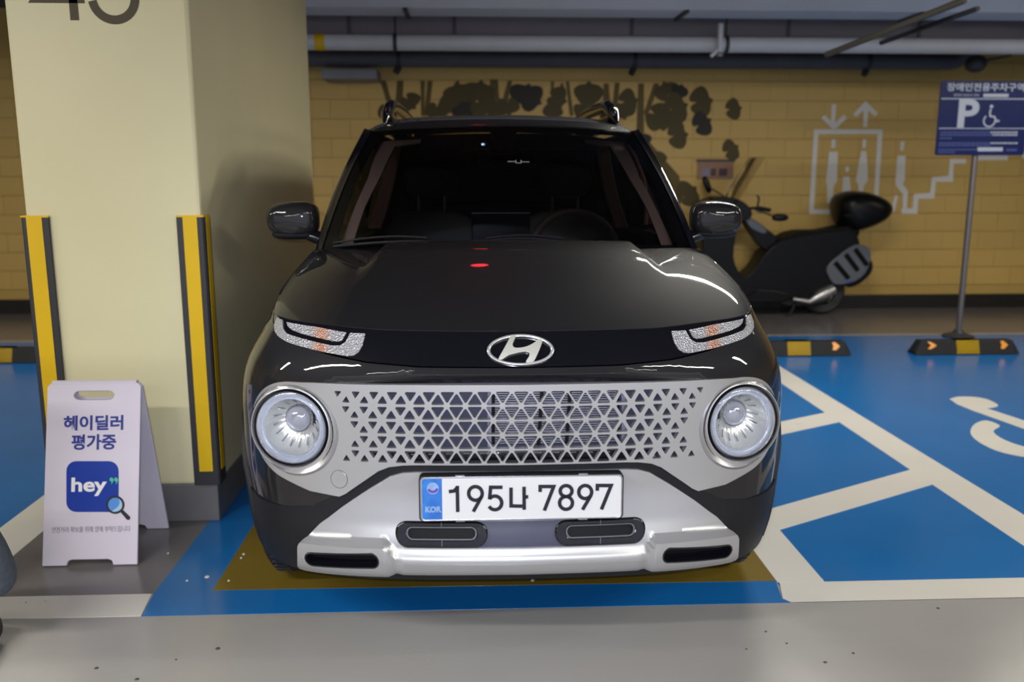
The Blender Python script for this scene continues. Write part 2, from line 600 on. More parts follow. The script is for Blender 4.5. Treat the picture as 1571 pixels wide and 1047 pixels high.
for n, x in (('wall_left', -9.1), ('wall_right', 10.0)):
    bm = bmesh.new()
    box(bm, (x, -7, 0), (x + .1, YW, 3))
    tag(finish(n, bm, mat(n + '_paint', (0.60, 0.40, 0.12), 0.6, noise=.1), smooth=0), kind='structure')
YM = YW - 0.0125
def mural(name, poly, m, d=0.001):
    p = [at(u, v, YM) for u, v in poly]
    return sheet(name, p, [], m, wall, d=d, b=0, off=(0, YM, 0))
def mlayer(i): return 0.0006 + 0.0004 * (i % 5)
# trunks
TR = [[(583, 124), (592, 124), (602, 160), (594, 160)], [(609, 124), (619, 124), (617, 178), (605, 178)], [(645, 124), (652, 124), (651, 178), (646, 178)],
      [(656, 124), (664, 124), (658, 178), (650, 178)], [(752, 122), (764, 122), (768, 180), (748, 180)], [(779, 124), (786, 124), (774, 178), (764, 178)],
      [(868, 125), (873, 125), (880, 178), (874, 178)], [(926, 128), (934, 128), (938, 178), (924, 178)], [(943, 127), (951, 127), (946, 178), (938, 178)],
      [(979, 128), (988, 128), (988, 208), (976, 208)], [(1003, 128), (1012, 128), (996, 172), (990, 180), (988, 172)], [(845, 125), (850, 125), (850, 165), (845, 165)],
      [(972, 215), (985, 205), (1042, 270), (1050, 312), (1036, 312), (1022, 276)], [(700, 124), (706, 124), (690, 150), (684, 150)], [(860, 128), (865, 128), (858, 175), (852, 175)]]
for i, t in enumerate(TR):
    mural('painted_trunk', t, M['trunk'], 0.0005)
# ginkgo leaves: centre, size, turn, tone
def ginkgo(cx, cy, s, rot, dark=False, k=0):
    base = [(-0.07, -0.66), (0.05, -0.66), (0.20, -0.48), (0.62, -0.42), (0.98, -0.15), (0.92, 0.28), (0.62, 0.66), (0.30, 0.82), (0.12, 0.72),
            (0.02, 0.42), (-0.10, 0.72), (-0.36, 0.84), (-0.70, 0.62), (-0.96, 0.25), (-0.95, -0.15), (-0.60, -0.42), (-0.24, -0.50)]
    a = R(rot)
    pts = [(cx + s * (x * math.cos(a) - y * math.sin(a)), cy - s * (x * math.sin(a) + y * math.cos(a))) for x, y in spl(base, 3, True)]
    mural('painted_leaf', pts, M['leaf2'] if dark else M['leaf1'], mlayer(k) + 0.001)
LV = [(703, 142, 24, 190, 0), (735, 140, 26, 170, 0), (694, 160, 22, 30, 0), (712, 168, 20, 200, 1), (742, 162, 22, 60, 0), (764, 168, 20, 10, 0), (806, 144, 25, 160, 1),
      (818, 152, 22, 60, 1), (780, 166, 18, 10, 0), (857, 152, 20, 70, 0), (848, 172, 16, 0, 0), (903, 140, 23, 180, 0), (899, 165, 21, 60, 0), (966, 155, 20, 100, 0), (957, 172, 18, 10, 0),
      (630, 158, 18, 40, 0), (596, 172, 17, 20, 0), (1022, 138, 20, 200, 0), (1043, 138, 14, 160, 1), (1040, 165, 24, 110, 0), (1012, 180, 24, 60, 0), (1030, 188, 22, 150, 0),
      (1042, 208, 21, 100, 0), (1078, 156, 24, 100, 0), (1079, 189, 20, 120, 1), (1127, 167, 17, 100, 0), (1123, 229, 17, 120, 0), (988, 218, 14, 40, 1), (1008, 246, 16, 20, 0),
      (1057, 296, 22, 130, 0), (670, 172, 18, 0, 0)]
for k, (x, y, s, r_, d) in enumerate(LV):
    ginkgo(x, y, s, r_, bool(d), k)
# lift and stair pictograms
def pic(polys):
    for p in polys: mural('painted_pictogram', p, M['picto'], 0.0014)
def frame(q, wd):
    (x0, y0), (x1, y1), (x2, y2), (x3, y3) = q
    return [[(x0 - wd/2, y0 - wd/2), (x1 + wd/2, y1 - wd/2), (x1 + wd/2, y1 + wd/2), (x0 - wd/2, y0 + wd/2)],
            [(x3 - wd/2, y3 - wd/2), (x2 + wd/2, y2 - wd/2), (x2 + wd/2, y2 + wd/2), (x3 - wd/2, y3 + wd/2)],
            [(x0 - wd/2, y0 + wd/2), (x0 + wd/2, y0 + wd/2), (x3 + wd/2, y3 - wd/2), (x3 - wd/2, y3 - wd/2)],
            [(x1 - wd/2, y1 + wd/2), (x1 + wd/2, y1 + wd/2), (x2 + wd/2, y2 - wd/2), (x2 - wd/2, y2 - wd/2)]]
pic(frame([(1252, 202), (1350, 202), (1343, 325), (1245, 325)], 7))
pic([[(1276, 160), (1283, 160), (1281, 188), (1295, 176), (1299, 182), (1279, 200), (1260, 181), (1265, 176), (1275, 186)]])
pic([[(1328, 155), (1347, 174), (1342, 179), (1332, 169), (1330, 195), (1324, 195), (1325, 169), (1313, 180), (1309, 175)]])
pic([[(1276, 214), (1282, 214), (1281, 227), (1275, 227)], [(1272, 233), (1285, 233), (1284, 278), (1279, 286), (1277, 312), (1269, 312), (1269, 285), (1267, 280)],
     [(1324, 214), (1329, 214), (1328, 227), (1323, 227)], [(1321, 232), (1329, 232), (1331, 260), (1331, 278), (1325, 286), (1324, 296), (1317, 296), (1317, 284), (1313, 278)],
     [(1297, 256), (1303, 256), (1302, 264), (1297, 264)], [(1294, 271), (1303, 271), (1305, 290), (1304, 312), (1292, 312), (1292, 290)],
     [(1382, 217), (1388, 217), (1386, 231), (1381, 231)], [(1377, 239), (1389, 239), (1388, 276), (1385, 283), (1393, 294), (1391, 320), (1385, 320), (1385, 298), (1374, 284), (1374, 274)],
     [(1373, 300), (1378, 300), (1372, 325), (1366, 325)]])
pic([[(1383, 320), (1400, 320), (1402, 298), (1427, 296), (1430, 272), (1455, 270), (1457, 244), (1482, 244), (1482, 251), (1463, 251), (1462, 279), (1436, 279), (1433, 305), (1409, 305), (1407, 328), (1383, 328)],
     [(1498, 239), (1546, 239), (1546, 246), (1498, 246)]])
pic([[(1568, 175), (1580, 165), (1600, 163), (1620, 175), (1620, 182), (1598, 170), (1582, 172), (1572, 180), (1567, 200), (1566, 225), (1574, 238), (1590, 246), (1590, 252), (1570, 244), (1560, 228), (1561, 200)]])
# orange notice board above the scooter
x0, z1 = at(1070, 247, YM); x1, z0 = at(1124, 275, YM)
notice = empty('notice_board', ((x0 + x1) / 2, YM, z0))
tag(notice, 'small orange notice with blurred pictures on the yellow wall above the scooter', 'notice')
wd, hh = x1 - x0, z1 - z0
M['notice'] = mat('orange_notice_print', (0.34, 0.13, 0.035), 0.5, noise=0.4, nscale=14, col2=(0.28, 0.20, 0.16))
bm = bmesh.new(); box(bm, (-wd/2, -0.012, 0), (wd/2, 0.0, hh)); finish('panel', bm, M['notice'], notice, smooth=0)
bm = bmesh.new(); box(bm, (-wd/2 - .01, -0.03, hh - .005), (wd/2 + .01, 0.0, hh + .014)); finish('top_rail', bm, M['base'], notice, smooth=0)
for px, pw, c in ((-0.09, .07, (0.30, 0.26, 0.38)), (-0.02, .05, (0.10, 0.05, 0.05)), (0.075, .08, (0.07, 0.035, 0.06))):
    bm = bmesh.new(); box(bm, (px - pw/2, -0.014, 0.03), (px + pw/2, -0.012, 0.10)); finish('printed_picture', bm, mat('notice_patch', c, 0.5, noise=.3, nscale=30), notice, smooth=0)

# ---------------------------------------------------------------- ceiling and services
bm = bmesh.new()
box(bm, (-9, -7, 2.78), (10, 8.8, 3.0))
tag(finish('ceiling', bm, M['concrete'], smooth=0), kind='structure')
for k, y in enumerate((-3.0, 3.4)):
    bm = bmesh.new(); box(bm, (-9, y, 2.66), (10, y + 0.5, 2.79)); tag(finish('trim_%d' % (k + 1), bm, M['concrete'], smooth=0, bevel=0.01), kind='structure')
def zv(v, Y): return at(785, v, Y)[1]
# pale cable tray across the top of the view
Y = 6.9
t = empty('cable_tray', (1.4, Y, zv(13, Y)))
tag(t, 'pale steel cable tray running across the very top of the view', 'cable tray')
h = zv(-12, Y) - zv(13, Y)
bm = bmesh.new(); box(bm, (-3.25, -0.005, 0), (8, 0.0, h)); box(bm, (-3.25, 0.0, 0), (8, 0.35, 0.004)); box(bm, (-3.25, 0.35, 0), (8, 0.355, h)); finish('tray', bm, mat('pale_tray_steel', (0.80, 0.84, 0.92), 0.45, metal=0.0, noise=.12, nscale=3), t, smooth=0)
for x in (-1.9, 0.2, 2.0, 4.2, 6.2):
    bm = bmesh.new(); box(bm, (x, -0.012, -0.02), (x + .03, 0.37, -0.001)); box(bm, (x, 0.36, -0.02), (x + .03, 0.372, 2.78 - t.location.z)); finish('hanger', bm, M['bracket'], t, smooth=0)
# rectangular grey duct
Y = 7.55
t = empty('air_duct', (1.4, Y, zv(54, Y)))
tag(t, 'wide grey sheet metal air duct with flanged joints below the ceiling', 'duct')
h = zv(14, Y) - zv(54, Y)
bm = bmesh.new(); box(bm, (-3.25, 0, 0), (8.4, 0.5, h)); finish('duct_body', bm, M['duct2'], t, smooth=0, bevel=0.006)
for x in (-2.4, -1.55, -0.1, 1.2, 2.3, 3.6, 4.8, 6.0):
    bm = bmesh.new(); box(bm, (x, -0.015, -0.012), (x + 0.03, 0.515, h + .012)); finish('duct_flange', bm, M['duct'], t, smooth=0)
bm = bmesh.new(); box(bm, (-3.25, -0.03, -0.04), (8.4, 0.02, -0.002)); finish('duct_rail', bm, M['bracket'], t, smooth=0)
# pale pipe
Y = 7.38
zc, rr = (zv(54, Y) + zv(79, Y)) / 2, (zv(54, Y) - zv(79, Y)) / 2
t = empty('water_pipe', (1.4, Y, zc))
tag(t, 'straight pale grey water pipe in front of the duct, right across the view', 'pipe')
bm = bmesh.new(); tube(bm, [(-3.2, 0, 0), (8.4, 0, 0)], rr, 20); finish('pipe_run', bm, M['pipe_light'], t)
bm = bmesh.new(); tube(bm, [(-2.63, 0, 0), (-2.55, 0, 0)], rr * 1.04, 20); finish('yellow_band', bm, M['yellow'], t)['label'] = 'small yellow marking band'
for x in (-2.0, 0.65, 3.2, 5.2):
    bm = bmesh.new(); tube(bm, [(x - .015, 0, 0), (x + .015, 0, 0)], rr * 1.12, 20); tube(bm, [(x, 0, rr), (x, 0, 2.775 - zc)], .008, 8); finish('pipe_clamp', bm, M['bracket'], t)
# dark insulated pipe below it
Y = 8.32
xe = at(1478, 90, Y)[0]
zc, rr = (zv(80, Y) + zv(103, Y)) / 2, (zv(80, Y) - zv(104, Y)) / 2 + .004
t = empty('insulated_pipe', (0, Y, zc))
tag(t, 'thick dark insulated pipe above the yellow wall, ending in an elbow on the right', 'pipe')
bm = bmesh.new(); tube(bm, [(-1.9, 0, 0), (xe - 0.12, 0, 0)] + [(xe - 0.12 + .14 * math.sin(R(a)), 0, 0.14 - .14 * math.cos(R(a))) for a in (20, 40, 60, 80, 90)] + [(xe + .02, 0, 2.70 - zc)], rr, 18); finish('pipe_run', bm, M['duct'], t)
for u, v in ((612, 96), (973, 98), (1330, 100)):
    x, z = at(u, v, Y)
    bm = bmesh.new(); tube(bm, [(x - .02, 0, 0), (x + .02, 0, 0)], rr * 1.1, 18); tube(bm, [(x, 0, -rr * .9), (x - .03, -.02, -rr - .05)], .03, 10); tube(bm, [(x, 0, rr), (x, 0, 2.775 - zc)], .012, 8); finish('pipe_clamp', bm, M['bracket'], t)
# grey junction box at the left end
x0, z1 = at(492, 104, 8.2); x1, z0 = at(578, 121, 8.2)
bm = bmesh.new(); box(bm, (0, 0, 0), (x1 - x0, .345, z1 - z0)); o = finish('junction_box', bm, M['steel'], smooth=0, bevel=.008); o.location = (x0, 8.23, z0)
tag(o, 'small grey sheet metal box under the pipes at the left, beside the pillar', 'metal box')
# pipe valve with drooping end
x, z = at(1102, 70, 7.3)
t = empty('pipe_valve', (x, 7.25, z)); tag(t, 'pale sprinkler drop with nozzle hanging in front of the pale pipe', 'sprinkler')
bm = bmesh.new(); tube(bm, [(0, 0, .16), (0, 0, -.07)], .022, 10); tube(bm, [(0, 0, -.03), (-.07, 0, -.09)], .015, 10); finish('drop_pipe', bm, M['pipe_light'], t)
bm = bmesh.new(); lathe(bm, [(0, -.02), (.028, -.02), (.03, 0), (.012, .03), (0, .03)], Matrix.Translation((0, 0, -.07)) @ Matrix.Rotation(R(90), 4, 'X'), 12); finish('nozzle', bm, M['steel'], t)
# slanting conduit
xa, za = at(1268, 84, 6.6); xb, zb = at(1480, 0, 5.6)
t = empty('conduit', (0, 0, 0)); tag(t, 'brown conduit slanting up to the ceiling at the upper right', 'conduit')
bm = bmesh.new(); tube(bm, [(xa, 6.6, za), (xb, 5.6, zb)], .022, 10); finish('pipe_run', bm, M['rod'], t)
bm = bmesh.new(); tube(bm, [(xa + .35, 6.5, za + .07), (xb + .1, 5.62, zb - .045)], .016, 10); finish('cable', bm, M['bracket'], t)
# camera like lamp at right
x, z = at(1497, 98, 7.8)
t = empty('ceiling_speaker', (x, 7.8, z)); tag(t, 'small dark round fitting on an arm near the upper right corner above the blue sign', 'fitting')
bm = bmesh.new(); blob(bm, (0, 0, 0), (.09, .08, .075), 2.2, 16); finish('housing', bm, M['bracket'], t)
bm = bmesh.new(); tube(bm, [(.05, 0, .02), (.30, 0, .07), (.30, 0, 2.78 - z)], .016, 8); finish('arm', bm, M['rod'], t)
# ceiling lamps of the aisle (lit tubes)
for i, (x, y, e) in enumerate(TUBES + [(1.75, 4.9, 0), (-3.6, 5.6, 0), (4.9, 5.6, 0)]):
    t = empty('ceiling_lamp', (x, y, 2.54))
    where = ['over the aisle to the left, nearest the pillar', 'over the aisle to the right of the camera', 'behind the camera on the left', 'behind the camera on the right', 'far right by the blue bays', 'far left beyond the pillar',
             'short one above the scooter side of the car', 'left of the pillar near the back wall', 'right, above the blue parking sign'][i]
    tag(t, 'lit ceiling tube lamp, ' + where, 'lamp', group='ceiling lamps of the garage')
    hl_ = .62 if x == 1.75 else 1.22
    bm = bmesh.new(); box(bm, (-hl_, -.07, 0), (hl_, .07, .05)); box(bm, (-.5, -.01, .05), (-.48, .01, .24)); box(bm, (.48, -.01, .05), (.5, .01, .24)); finish('batten', bm, M['steel'], t, smooth=0)
    bm = bmesh.new(); tube(bm, [(.04 - hl_, 0, -.016), (hl_ - .04, 0, -.016)], .014, 10); finish('tube', bm, M['tube'], t)

# ---------------------------------------------------------------- pillar
PX0, PX1, PY0, PY1 = -1.585, -0.970, 3.245, 5.55
bm = bmesh.new(); box(bm, (PX0, PY0, 0.15), (PX1, PY1, 2.78))
pillar = tag(finish('pillar', bm, M['cream'], smooth=0, bevel=0.012), kind='structure')
bm = bmesh.new(); box(bm, (PX0 + .004, PY0 + .004, 0), (PX1 - .004, PY1 - .004, 0.152)); finish('plinth', bm, M['plinth'], pillar, smooth=0, bevel=.006)
# bay number near the top, only its lower part inside the frame
xa, za = at(92, 31, PY0); xb, zb = at(175, 33, PY0)
mx = 0.00236
xz = lambda u: at(u, 15, PY0)[0]
zb0 = za
for strokes in ([[(xz(113.5), zb0), (xz(113.5), zb0 + .26)], [(xz(113.5) + .004, zb0 + .255), (xz(57), zb0 + .070), (xz(131), zb0 + .070)]],
                [arc(xz(175.5), zb0 - .004 + .078, .072, 188, 470, 26) + [(xz(175.5) - .050, zb0 + .150), (xz(175.5) - .040, zb0 + .245), (xz(175.5) + .060, zb0 + .245)]]):
    bm = bmesh.new()
    for p in strokes: ribbon(bm, p, .029, PY0 + .001, PY0 - .0012)
    finish('painted_number', bm, M['number'], pillar, smooth=0)
# corner guards
def corner_guard(xc, sx, label):
    """L shaped rubber guard on a front corner of the pillar; sx +1 right corner, -1 left corner"""
    z0, z1 = 0.15, 1.155
    g = empty('corner_guard', (xc, PY0, z0)); tag(g, label, 'corner guard', group='rubber guards on the pillar corners')
    h = z1 - z0
    T, W1, W2 = .012, .085, .07
    bm = bmesh.new()
    pr = [(-sx * W1, 0), (-sx * W1, -T), (sx * T * .4, -T), (sx * T, -T * .4), (sx * T, W2), (0, W2), (0, 0)]
    rows = [[(x, y, z) for x, y in pr] for z in (0, h)]
    V = grid(bm, rows, True); bm.faces.new(V[0]); bm.faces.new(V[1])
    finish('rubber_profile', bm, M['guard'], g, smooth=0, bevel=.002)
    bm = bmesh.new()
    a = (-sx * .062, -sx * .012) if sx > 0 else (-sx * .062, -sx * .008)
    box(bm, (min(a), -T - .0015, .055), (max(a), -T + .001, h + .001)); finish('yellow_strip', bm, M['yellow'], g, smooth=0)
    bm = bmesh.new(); box(bm, (min(sx * T, sx * (T + .0015)), .012, .055), (max(sx * T, sx * (T + .0015)), .055, h + .001)); finish('yellow_strip', bm, M['yellow'], g, smooth=0)
    bm = bmesh.new(); box(bm, (min(-sx * W1, sx * T), -T - .0005, h - .002), (max(-sx * W1, sx * T), W2, h + .004)); finish('yellow_cap', bm, M['yellow'], g, smooth=0)
corner_guard(PX1, 1, 'black and yellow rubber guard on the right front corner of the pillar')
corner_guard(PX0, -1, 'black and yellow rubber guard on the left front corner of the pillar')

# ---------------------------------------------------------------- wheel stops
def wheel_stop(xc, yc, label):
    L, D, Hh = .78, .15, .10
    t = empty('wheel_stop', (xc, yc, 0.0035)); tag(t, label, 'wheel stop', group='rubber wheel stops')
    prof = [(-D/2, 0), (-D/2 + .012, .035), (-D/2 + .035, Hh), (D/2 - .035, Hh), (D/2 - .012, .035), (D/2, 0)]
    bm = bmesh.new()
    rows = []
    for x, s in ((-L/2, .0), (-L/2 + .045, 1), (L/2 - .045, 1), (L/2, .0)):
        rows.append([(x, y, max(0.002 * (z > 0), z * (s if s else .25))) for y, z in prof])
    V = grid(bm, rows, True); bm.faces.new(V[0]); bm.faces.new(V[-1])
    finish('rubber_block', bm, M['rubber'], t, smooth=0, bevel=.004)
    y0, z0, y1, z1 = -D/2 + .012, .035, -D/2 + .035, Hh
    def patch(name, x0, x1, m, pts=None):
        e = .0025
        bm = bmesh.new()
        k = [(x0, y0 - .011 * .9 + .0, .006), (x1, y0 - .011 * .9, .006), (x1, y0 - e, z0), (x1, y1 - e, z1 + e), (x1, y1 + .08, z1 + e), (x0, y1 + .08, z1 + e), (x0, y1 - e, z1 + e), (x0, y0 - e, z0)]
        v = [bm.verts.new(p) for p in k]
        bm.faces.new((v[0], v[1], v[2], v[7])); bm.faces.new((v[7], v[2], v[3], v[6])); bm.faces.new((v[6], v[3], v[4], v[5]))
        r = bmesh.ops.solidify(bm, geom=bm.faces[:], thickness=-.0015)
        finish(name, bm, m, t, smooth=0)
    patch('yellow_block', -.085, .085, M['yellow2'])
    for s in (-1, 1):
        bm = bmesh.new()
        P = [(-.028, .045), (-.005, .045), (.032, .068), (-.005, .091), (-.028, .091), (-.005, .068)] 
        if s > 0: P = [(-.02, .045), (.0, .042), (.03, .068), (0, .094), (-.02, .091), (-.012, .068)]
        P = [(x * 1.15, .068 + (z - .068) * 1.1) for x, z in P]
        vs = [bm.verts.new((s * .27 + x, y0 - .004 + (z - .035) * .354, z)) for x, z in P]
        vb = [bm.verts.new((s * .27 + x, y0 + .004 + (z - .035) * .354, z)) for x, z in P]
        bm.faces.new(vs); bm.faces.new(vb[::-1])
        for i in range(len(P)): bm.faces.new((vs[i], vb[i], vb[(i + 1) % len(P)], vs[(i + 1) % len(P)]))
        finish('arrow_reflector', bm, M['orange'], t, smooth=0)
wheel_stop(2.37, 6.30, 'black and yellow wheel stop on blue floor right behind the dark car')
wheel_stop(3.63, 6.30, 'black and yellow wheel stop on blue floor in front of the sign pole')
wheel_stop(-3.32, 6.30, 'black and yellow wheel stop at the left edge behind the pillar')

# ---------------------------------------------------------------- blue parking sign on a pole
SY = 6.96
sx0, sz1 = at(1441, 125, SY); sx1, sz0 = at(1566, 239, SY)
sg = empty('parking_sign', (at(1470, 513, SY)[0], SY, 0.0015))
tag(sg, 'blue disabled parking sign on a grey pole by the yellow wall', 'parking sign')
px = sg.location.x
bm = bmesh.new()
lathe(bm, [(0, 0), (.12, 0), (.12, .012), (.05, .035), (.03, .06), (0, .06)], Matrix.Rotation(R(90), 4, 'X'), 24)
finish('base', bm, M['bracket'], sg)
bm = bmesh.new(); tube(bm, [(0, 0.0, .03), (0, 0.0, sz1 - .05)], .023, 16); finish('pole', bm, M['pole'], sg)
pw, ph = sx1 - sx0 + .005, sz1 - sz0
pc = (sx0 + sx1) / 2 - px
sxl = sx0 - px
bm = bmesh.new()
region(bm, rrect(pc, (sz0 + sz1) / 2, pw, ph, .02), [], flatmap, .034, .026, 0, dloop=1e9)
panel = finish('panel', bm, M['sign_blue'], sg, smooth=0)
yf = -.0345
def srel(u, v):   # place inside the panel in the photo -> local x,z
    x, z = at(u, v, SY - .035); return x - px, z
ttl = text('lettering', '장애인전용주차구역', .062, (pc + .0, yf, srel(1500, 134)[1]), M['sign_print'], panel, bold=.02, width=pw * .86)
text('lettering', '휠체어 탑승자 전용', .02, (srel(1483, 146.3)[0], yf, srel(1483, 146.3)[1]), M['sign_print'], panel, bold=.0, width=.2)
def bar(u0, v0, u1, v1, m, nm='printed_bar'):
    x0, z1 = srel(u0, v0); x1, z0 = srel(u1, v1)
    bm = bmesh.new(); box(bm, (x0, yf - .001, z0), (x1, yf + .001, z1)); return finish(nm, bm, m, panel, smooth=0)
bar(1509, 144.2, 1547, 149.5, M['sign_print'])
x0, z = srel(1500, 152); bm = bmesh.new(); box(bm, (sxl + .01, yf - .001, z - .004), (sxl + pw - .01, yf + .001, z + .004)); finish('printed_bar', bm, M['sign_print'], panel, smooth=0)
x0, z = srel(1500, 197.5); bm = bmesh.new(); box(bm, (sxl + .01, yf - .001, z - .003), (sxl + pw - .01, yf + .001, z + .003)); finish('printed_bar', bm, M['sign_print'], panel, smooth=0)
text('lettering', 'P', .215, (srel(1486, 174.5)[0], yf, srel(1486, 174.5)[1]), M['sign_print'], panel, bold=.030, width=.165)
# wheelchair symbol
cx, cz = srel(1519, 180)
bm = bmesh.new()
k = .165 / 30
S_ = lambda pts: [(cx + (x - 19) * k * 1.0, cz + (15 - y) * k) for x, y in pts]
ribbon(bm, S_([(19, 4), (18, 9), (19, 14), (25, 14.5), (29, 21), (33, 20)]), .013, yf, yf - .0012)
ribbon(bm, S_(arc(18.5, 20, 8.2, -65, 225, 22)) if False else [(cx + (18.5 - 19) * k + 8.2 * k * math.cos(R(a)), cz - 5 * k + 8.2 * k * math.sin(R(a))) for a in range(130, 375, 12)], .011, yf, yf - .0012)
lathe(bm, [(0, 0), (.014, 0)], Matrix.Translation((cx + .5 * k, yf - .0012, cz + 14.5 * k)), 12)
finish('wheelchair_symbol', bm, M['sign_print'], panel, smooth=0)
# rows of illegible small print
bm = bmesh.new(); bm2 = bmesh.new()
rnd = random.Random(3)
for v, uend in ((203.5, 1561), (207.5, 1561), (212.5, 1460), (220, 1561), (223.6, 1520), (230, 1500), (234, 1466)):
    u = 1443 - (v - 203) * .12
    while u < uend - 3:
        wdt = rnd.uniform(2.2, 6)
        x0, z1 = srel(u, v - 1.1); x1, z0 = srel(min(u + wdt, uend), v + 1.1)
        box(bm2 if (u > 1518 and v in (203.5, 207.5, 220)) else bm, (x0, yf - .001, z0), (x1, yf + .001, z1))
        u += wdt + 1.1
tag(finish('small_print', bm, M['sign_dim'], panel, smooth=0), kind='stuff')
tag(finish('small_print', bm2, M['sign_print'], panel, smooth=0), kind='stuff')
bar(1500, 226.5, 1538, 232.5, M['sign_print']); bar(1544, 229, 1560, 232, M['sign_dim'])

# ---------------------------------------------------------------- A-frame board
fx0, fy0 = ground(67, 869); fx1, fy1 = ground(212, 867)
bx0, by0 = ground(140, 812); bx1, by1 = ground(264, 812)
YA = (fy0 + fy1) / 2
topx0, topz = at(76, 589, YA + .16); topx1, _ = at(219, 588, YA + .16)
ang0 = math.atan2(by1 - YA, 2)
Hb = topz
wf_b, wf_t = fx1 - fx0, topx1 - topx0
ctr = (fx0 + fx1) / 2
ba = empty('folding_board', (ctr, YA, 0.0015))
tag(ba, 'white folding floor board with blue Korean lettering standing before the pillar', 'folding sign')
depth = by1 - YA
yt = depth / 2
ctop = (topx0 + topx1) / 2 - ctr
def plate_outline():
    hw = wf_b / 2
    t0, t1 = ctop - wf_t / 2, ctop + wf_t / 2
    o = [(-hw, 0), (-hw + .08, 0)]
    o += [(-hw + .086, .026), (-hw + .096, .032), (hw - .096, .032), (hw - .086, .026)]
    o += [(hw - .08, 0), (hw, 0)]
    o += [(t1, 1.0 - .02), (t1 - .01, 1.0), (t0 + .01, 1.0), (t0, 1.0 - .02)]
    return o
L = math.hypot(Hb, yt)
def board_map(front):
    def f(u, v, d):
        # v runs 0..1 along the slope (v below .04 given in metres of height for the feet)
        v = np.asarray(v)
        z = v * Hb
        y = v * yt if front else depth - v * yt
        n = (-Hb / L, yt / L) if front else (Hb / L, yt / L)
        d = np.asarray(d)
        return np.stack([np.asarray(u), y + n[0] * d, z + n[1] * d], -1)
    return f
handle = rrect(ctop, .935, .135, .042, .020, 4)
handle = [(x, .935 + (y - .935) / 1.0) for x, y in handle]
for fr, nm in ((True, 'front_panel'), (False, 'rear_panel')):
    bm = bmesh.new()
    region(bm, plate_outline(), [rrect(ctop, .932, .135, .05, .024, 4)], board_map(fr), .010, 0.0, 0, dloop=1e9)
    o = finish(nm, bm, M['plastic_white'], ba, smooth=0, bevel=.003)
    if fr: bfront = o
bm = bmesh.new()
tube(bm, [(ctop - wf_t / 2 + .015, yt, Hb), (ctop + wf_t / 2 - .015, yt, Hb)], .011, 12); finish('hinge', bm, M['plastic_white'], ba)
tilt = math.atan2(yt, Hb)
def onb(u, v, e=.0105):
    """photo position on the front panel -> local position"""
    a = (u - 785.5) / CAM_F; b = -(v - 523.5) / CAM_F
    y = math.cos(CAM_PITCH) + b * math.sin(CAM_PITCH); z = -math.sin(CAM_PITCH) + b * math.cos(CAM_PITCH)
    c, s = math.cos(CAM_YAW), math.sin(CAM_YAW)
    d = Vector((a * c - y * s, a * s + y * c, z))
    n = Vector((0, -Hb / L, yt / L)); p0 = Vector((ctr, YA, 0)) + n * e
    t = (p0 - Vector((0, 0, CAM_H))).dot(n) / d.dot(n)
    return Vector((0, 0, CAM_H)) + d * t - Vector((ctr, YA, 0.0015))
def btext(body, u0, v0, u1, v1, m, bold):
    a, b_ = onb(u0, v0), onb(u1, v1)
    c = onb((u0 + u1) / 2, (v0 + v1) / 2)
    hgt = math.hypot(a.y - b_.y, a.z - b_.z)
    return text('lettering', body, hgt, c, m, bfront, bold=bold, width=abs(b_.x - a.x), rot=(R(90) - tilt, 0, 0))
btext('헤이딜러', 98, 638, 189, 660, M['print_navy'], .03)
btext('평가중', 110, 667, 178, 690, M['print_navy'], .03)
# app emblem: rounded blue square
def bsheet(name, poly, m, d, holes=()):
    pts = [onb(u, v) for u, v in poly]
    hp = [[onb(u, v) for u, v in h] for h in holes]
    Z = lambda p: (p.x, math.hypot(p.y, p.z) if True else 0)
    bm = bmesh.new()
    region(bm, [Z(p) for p in pts], [[Z(p) for p in h] for h in hp],
           lambda u, v, dd: np.stack([np.asarray(u), np.asarray(v) * yt / L - np.asarray(dd) * Hb / L, np.asarray(v) * Hb / L + np.asarray(dd) * yt / L], -1), .0105 + d, .0100, 0, dloop=1e9)
    return finish(name, bm, m, bfront, smooth=0)
bsheet('blue_emblem', rrect(142, 747, 80, 78, 15, 5), M['print_blue'], .0006)
btext('hey', 110, 733, 164, 761, M['print_white'], .028).location.y -= .0008
for i in (0, 7):
    bsheet('quote_mark', spl([(168.5 + i, 735), (171 + i, 733), (174 + i, 735), (174 + i, 739), (170.5 + i, 744), (171.5 + i, 740), (168.5 + i, 738)], 3, True), M['print_green'], .0010)
bsheet('magnifier_ring', circ(177, 775, 14, 28), M['print_black'], .0012, [circ(177, 775, 11, 24)])
bsheet('magnifier_glass', circ(177, 775, 11.2, 24), M['glass_blue'], .0009)
bsheet('magnifier_gleam', spl([(182, 766), (187, 771), (187, 780), (180, 785), (172, 785), (181, 778), (184, 771)], 3, True), M['glass_pale'], .0012)
bsheet('magnifier_grip', [(185, 786), (189, 783), (200, 794), (199, 798), (195, 798)], M['print_black'], .0012)
btext('안전거리 확보를 위해 양해 부탁드립니다', 80, 809, 200, 816, M['print_grey'], .0)
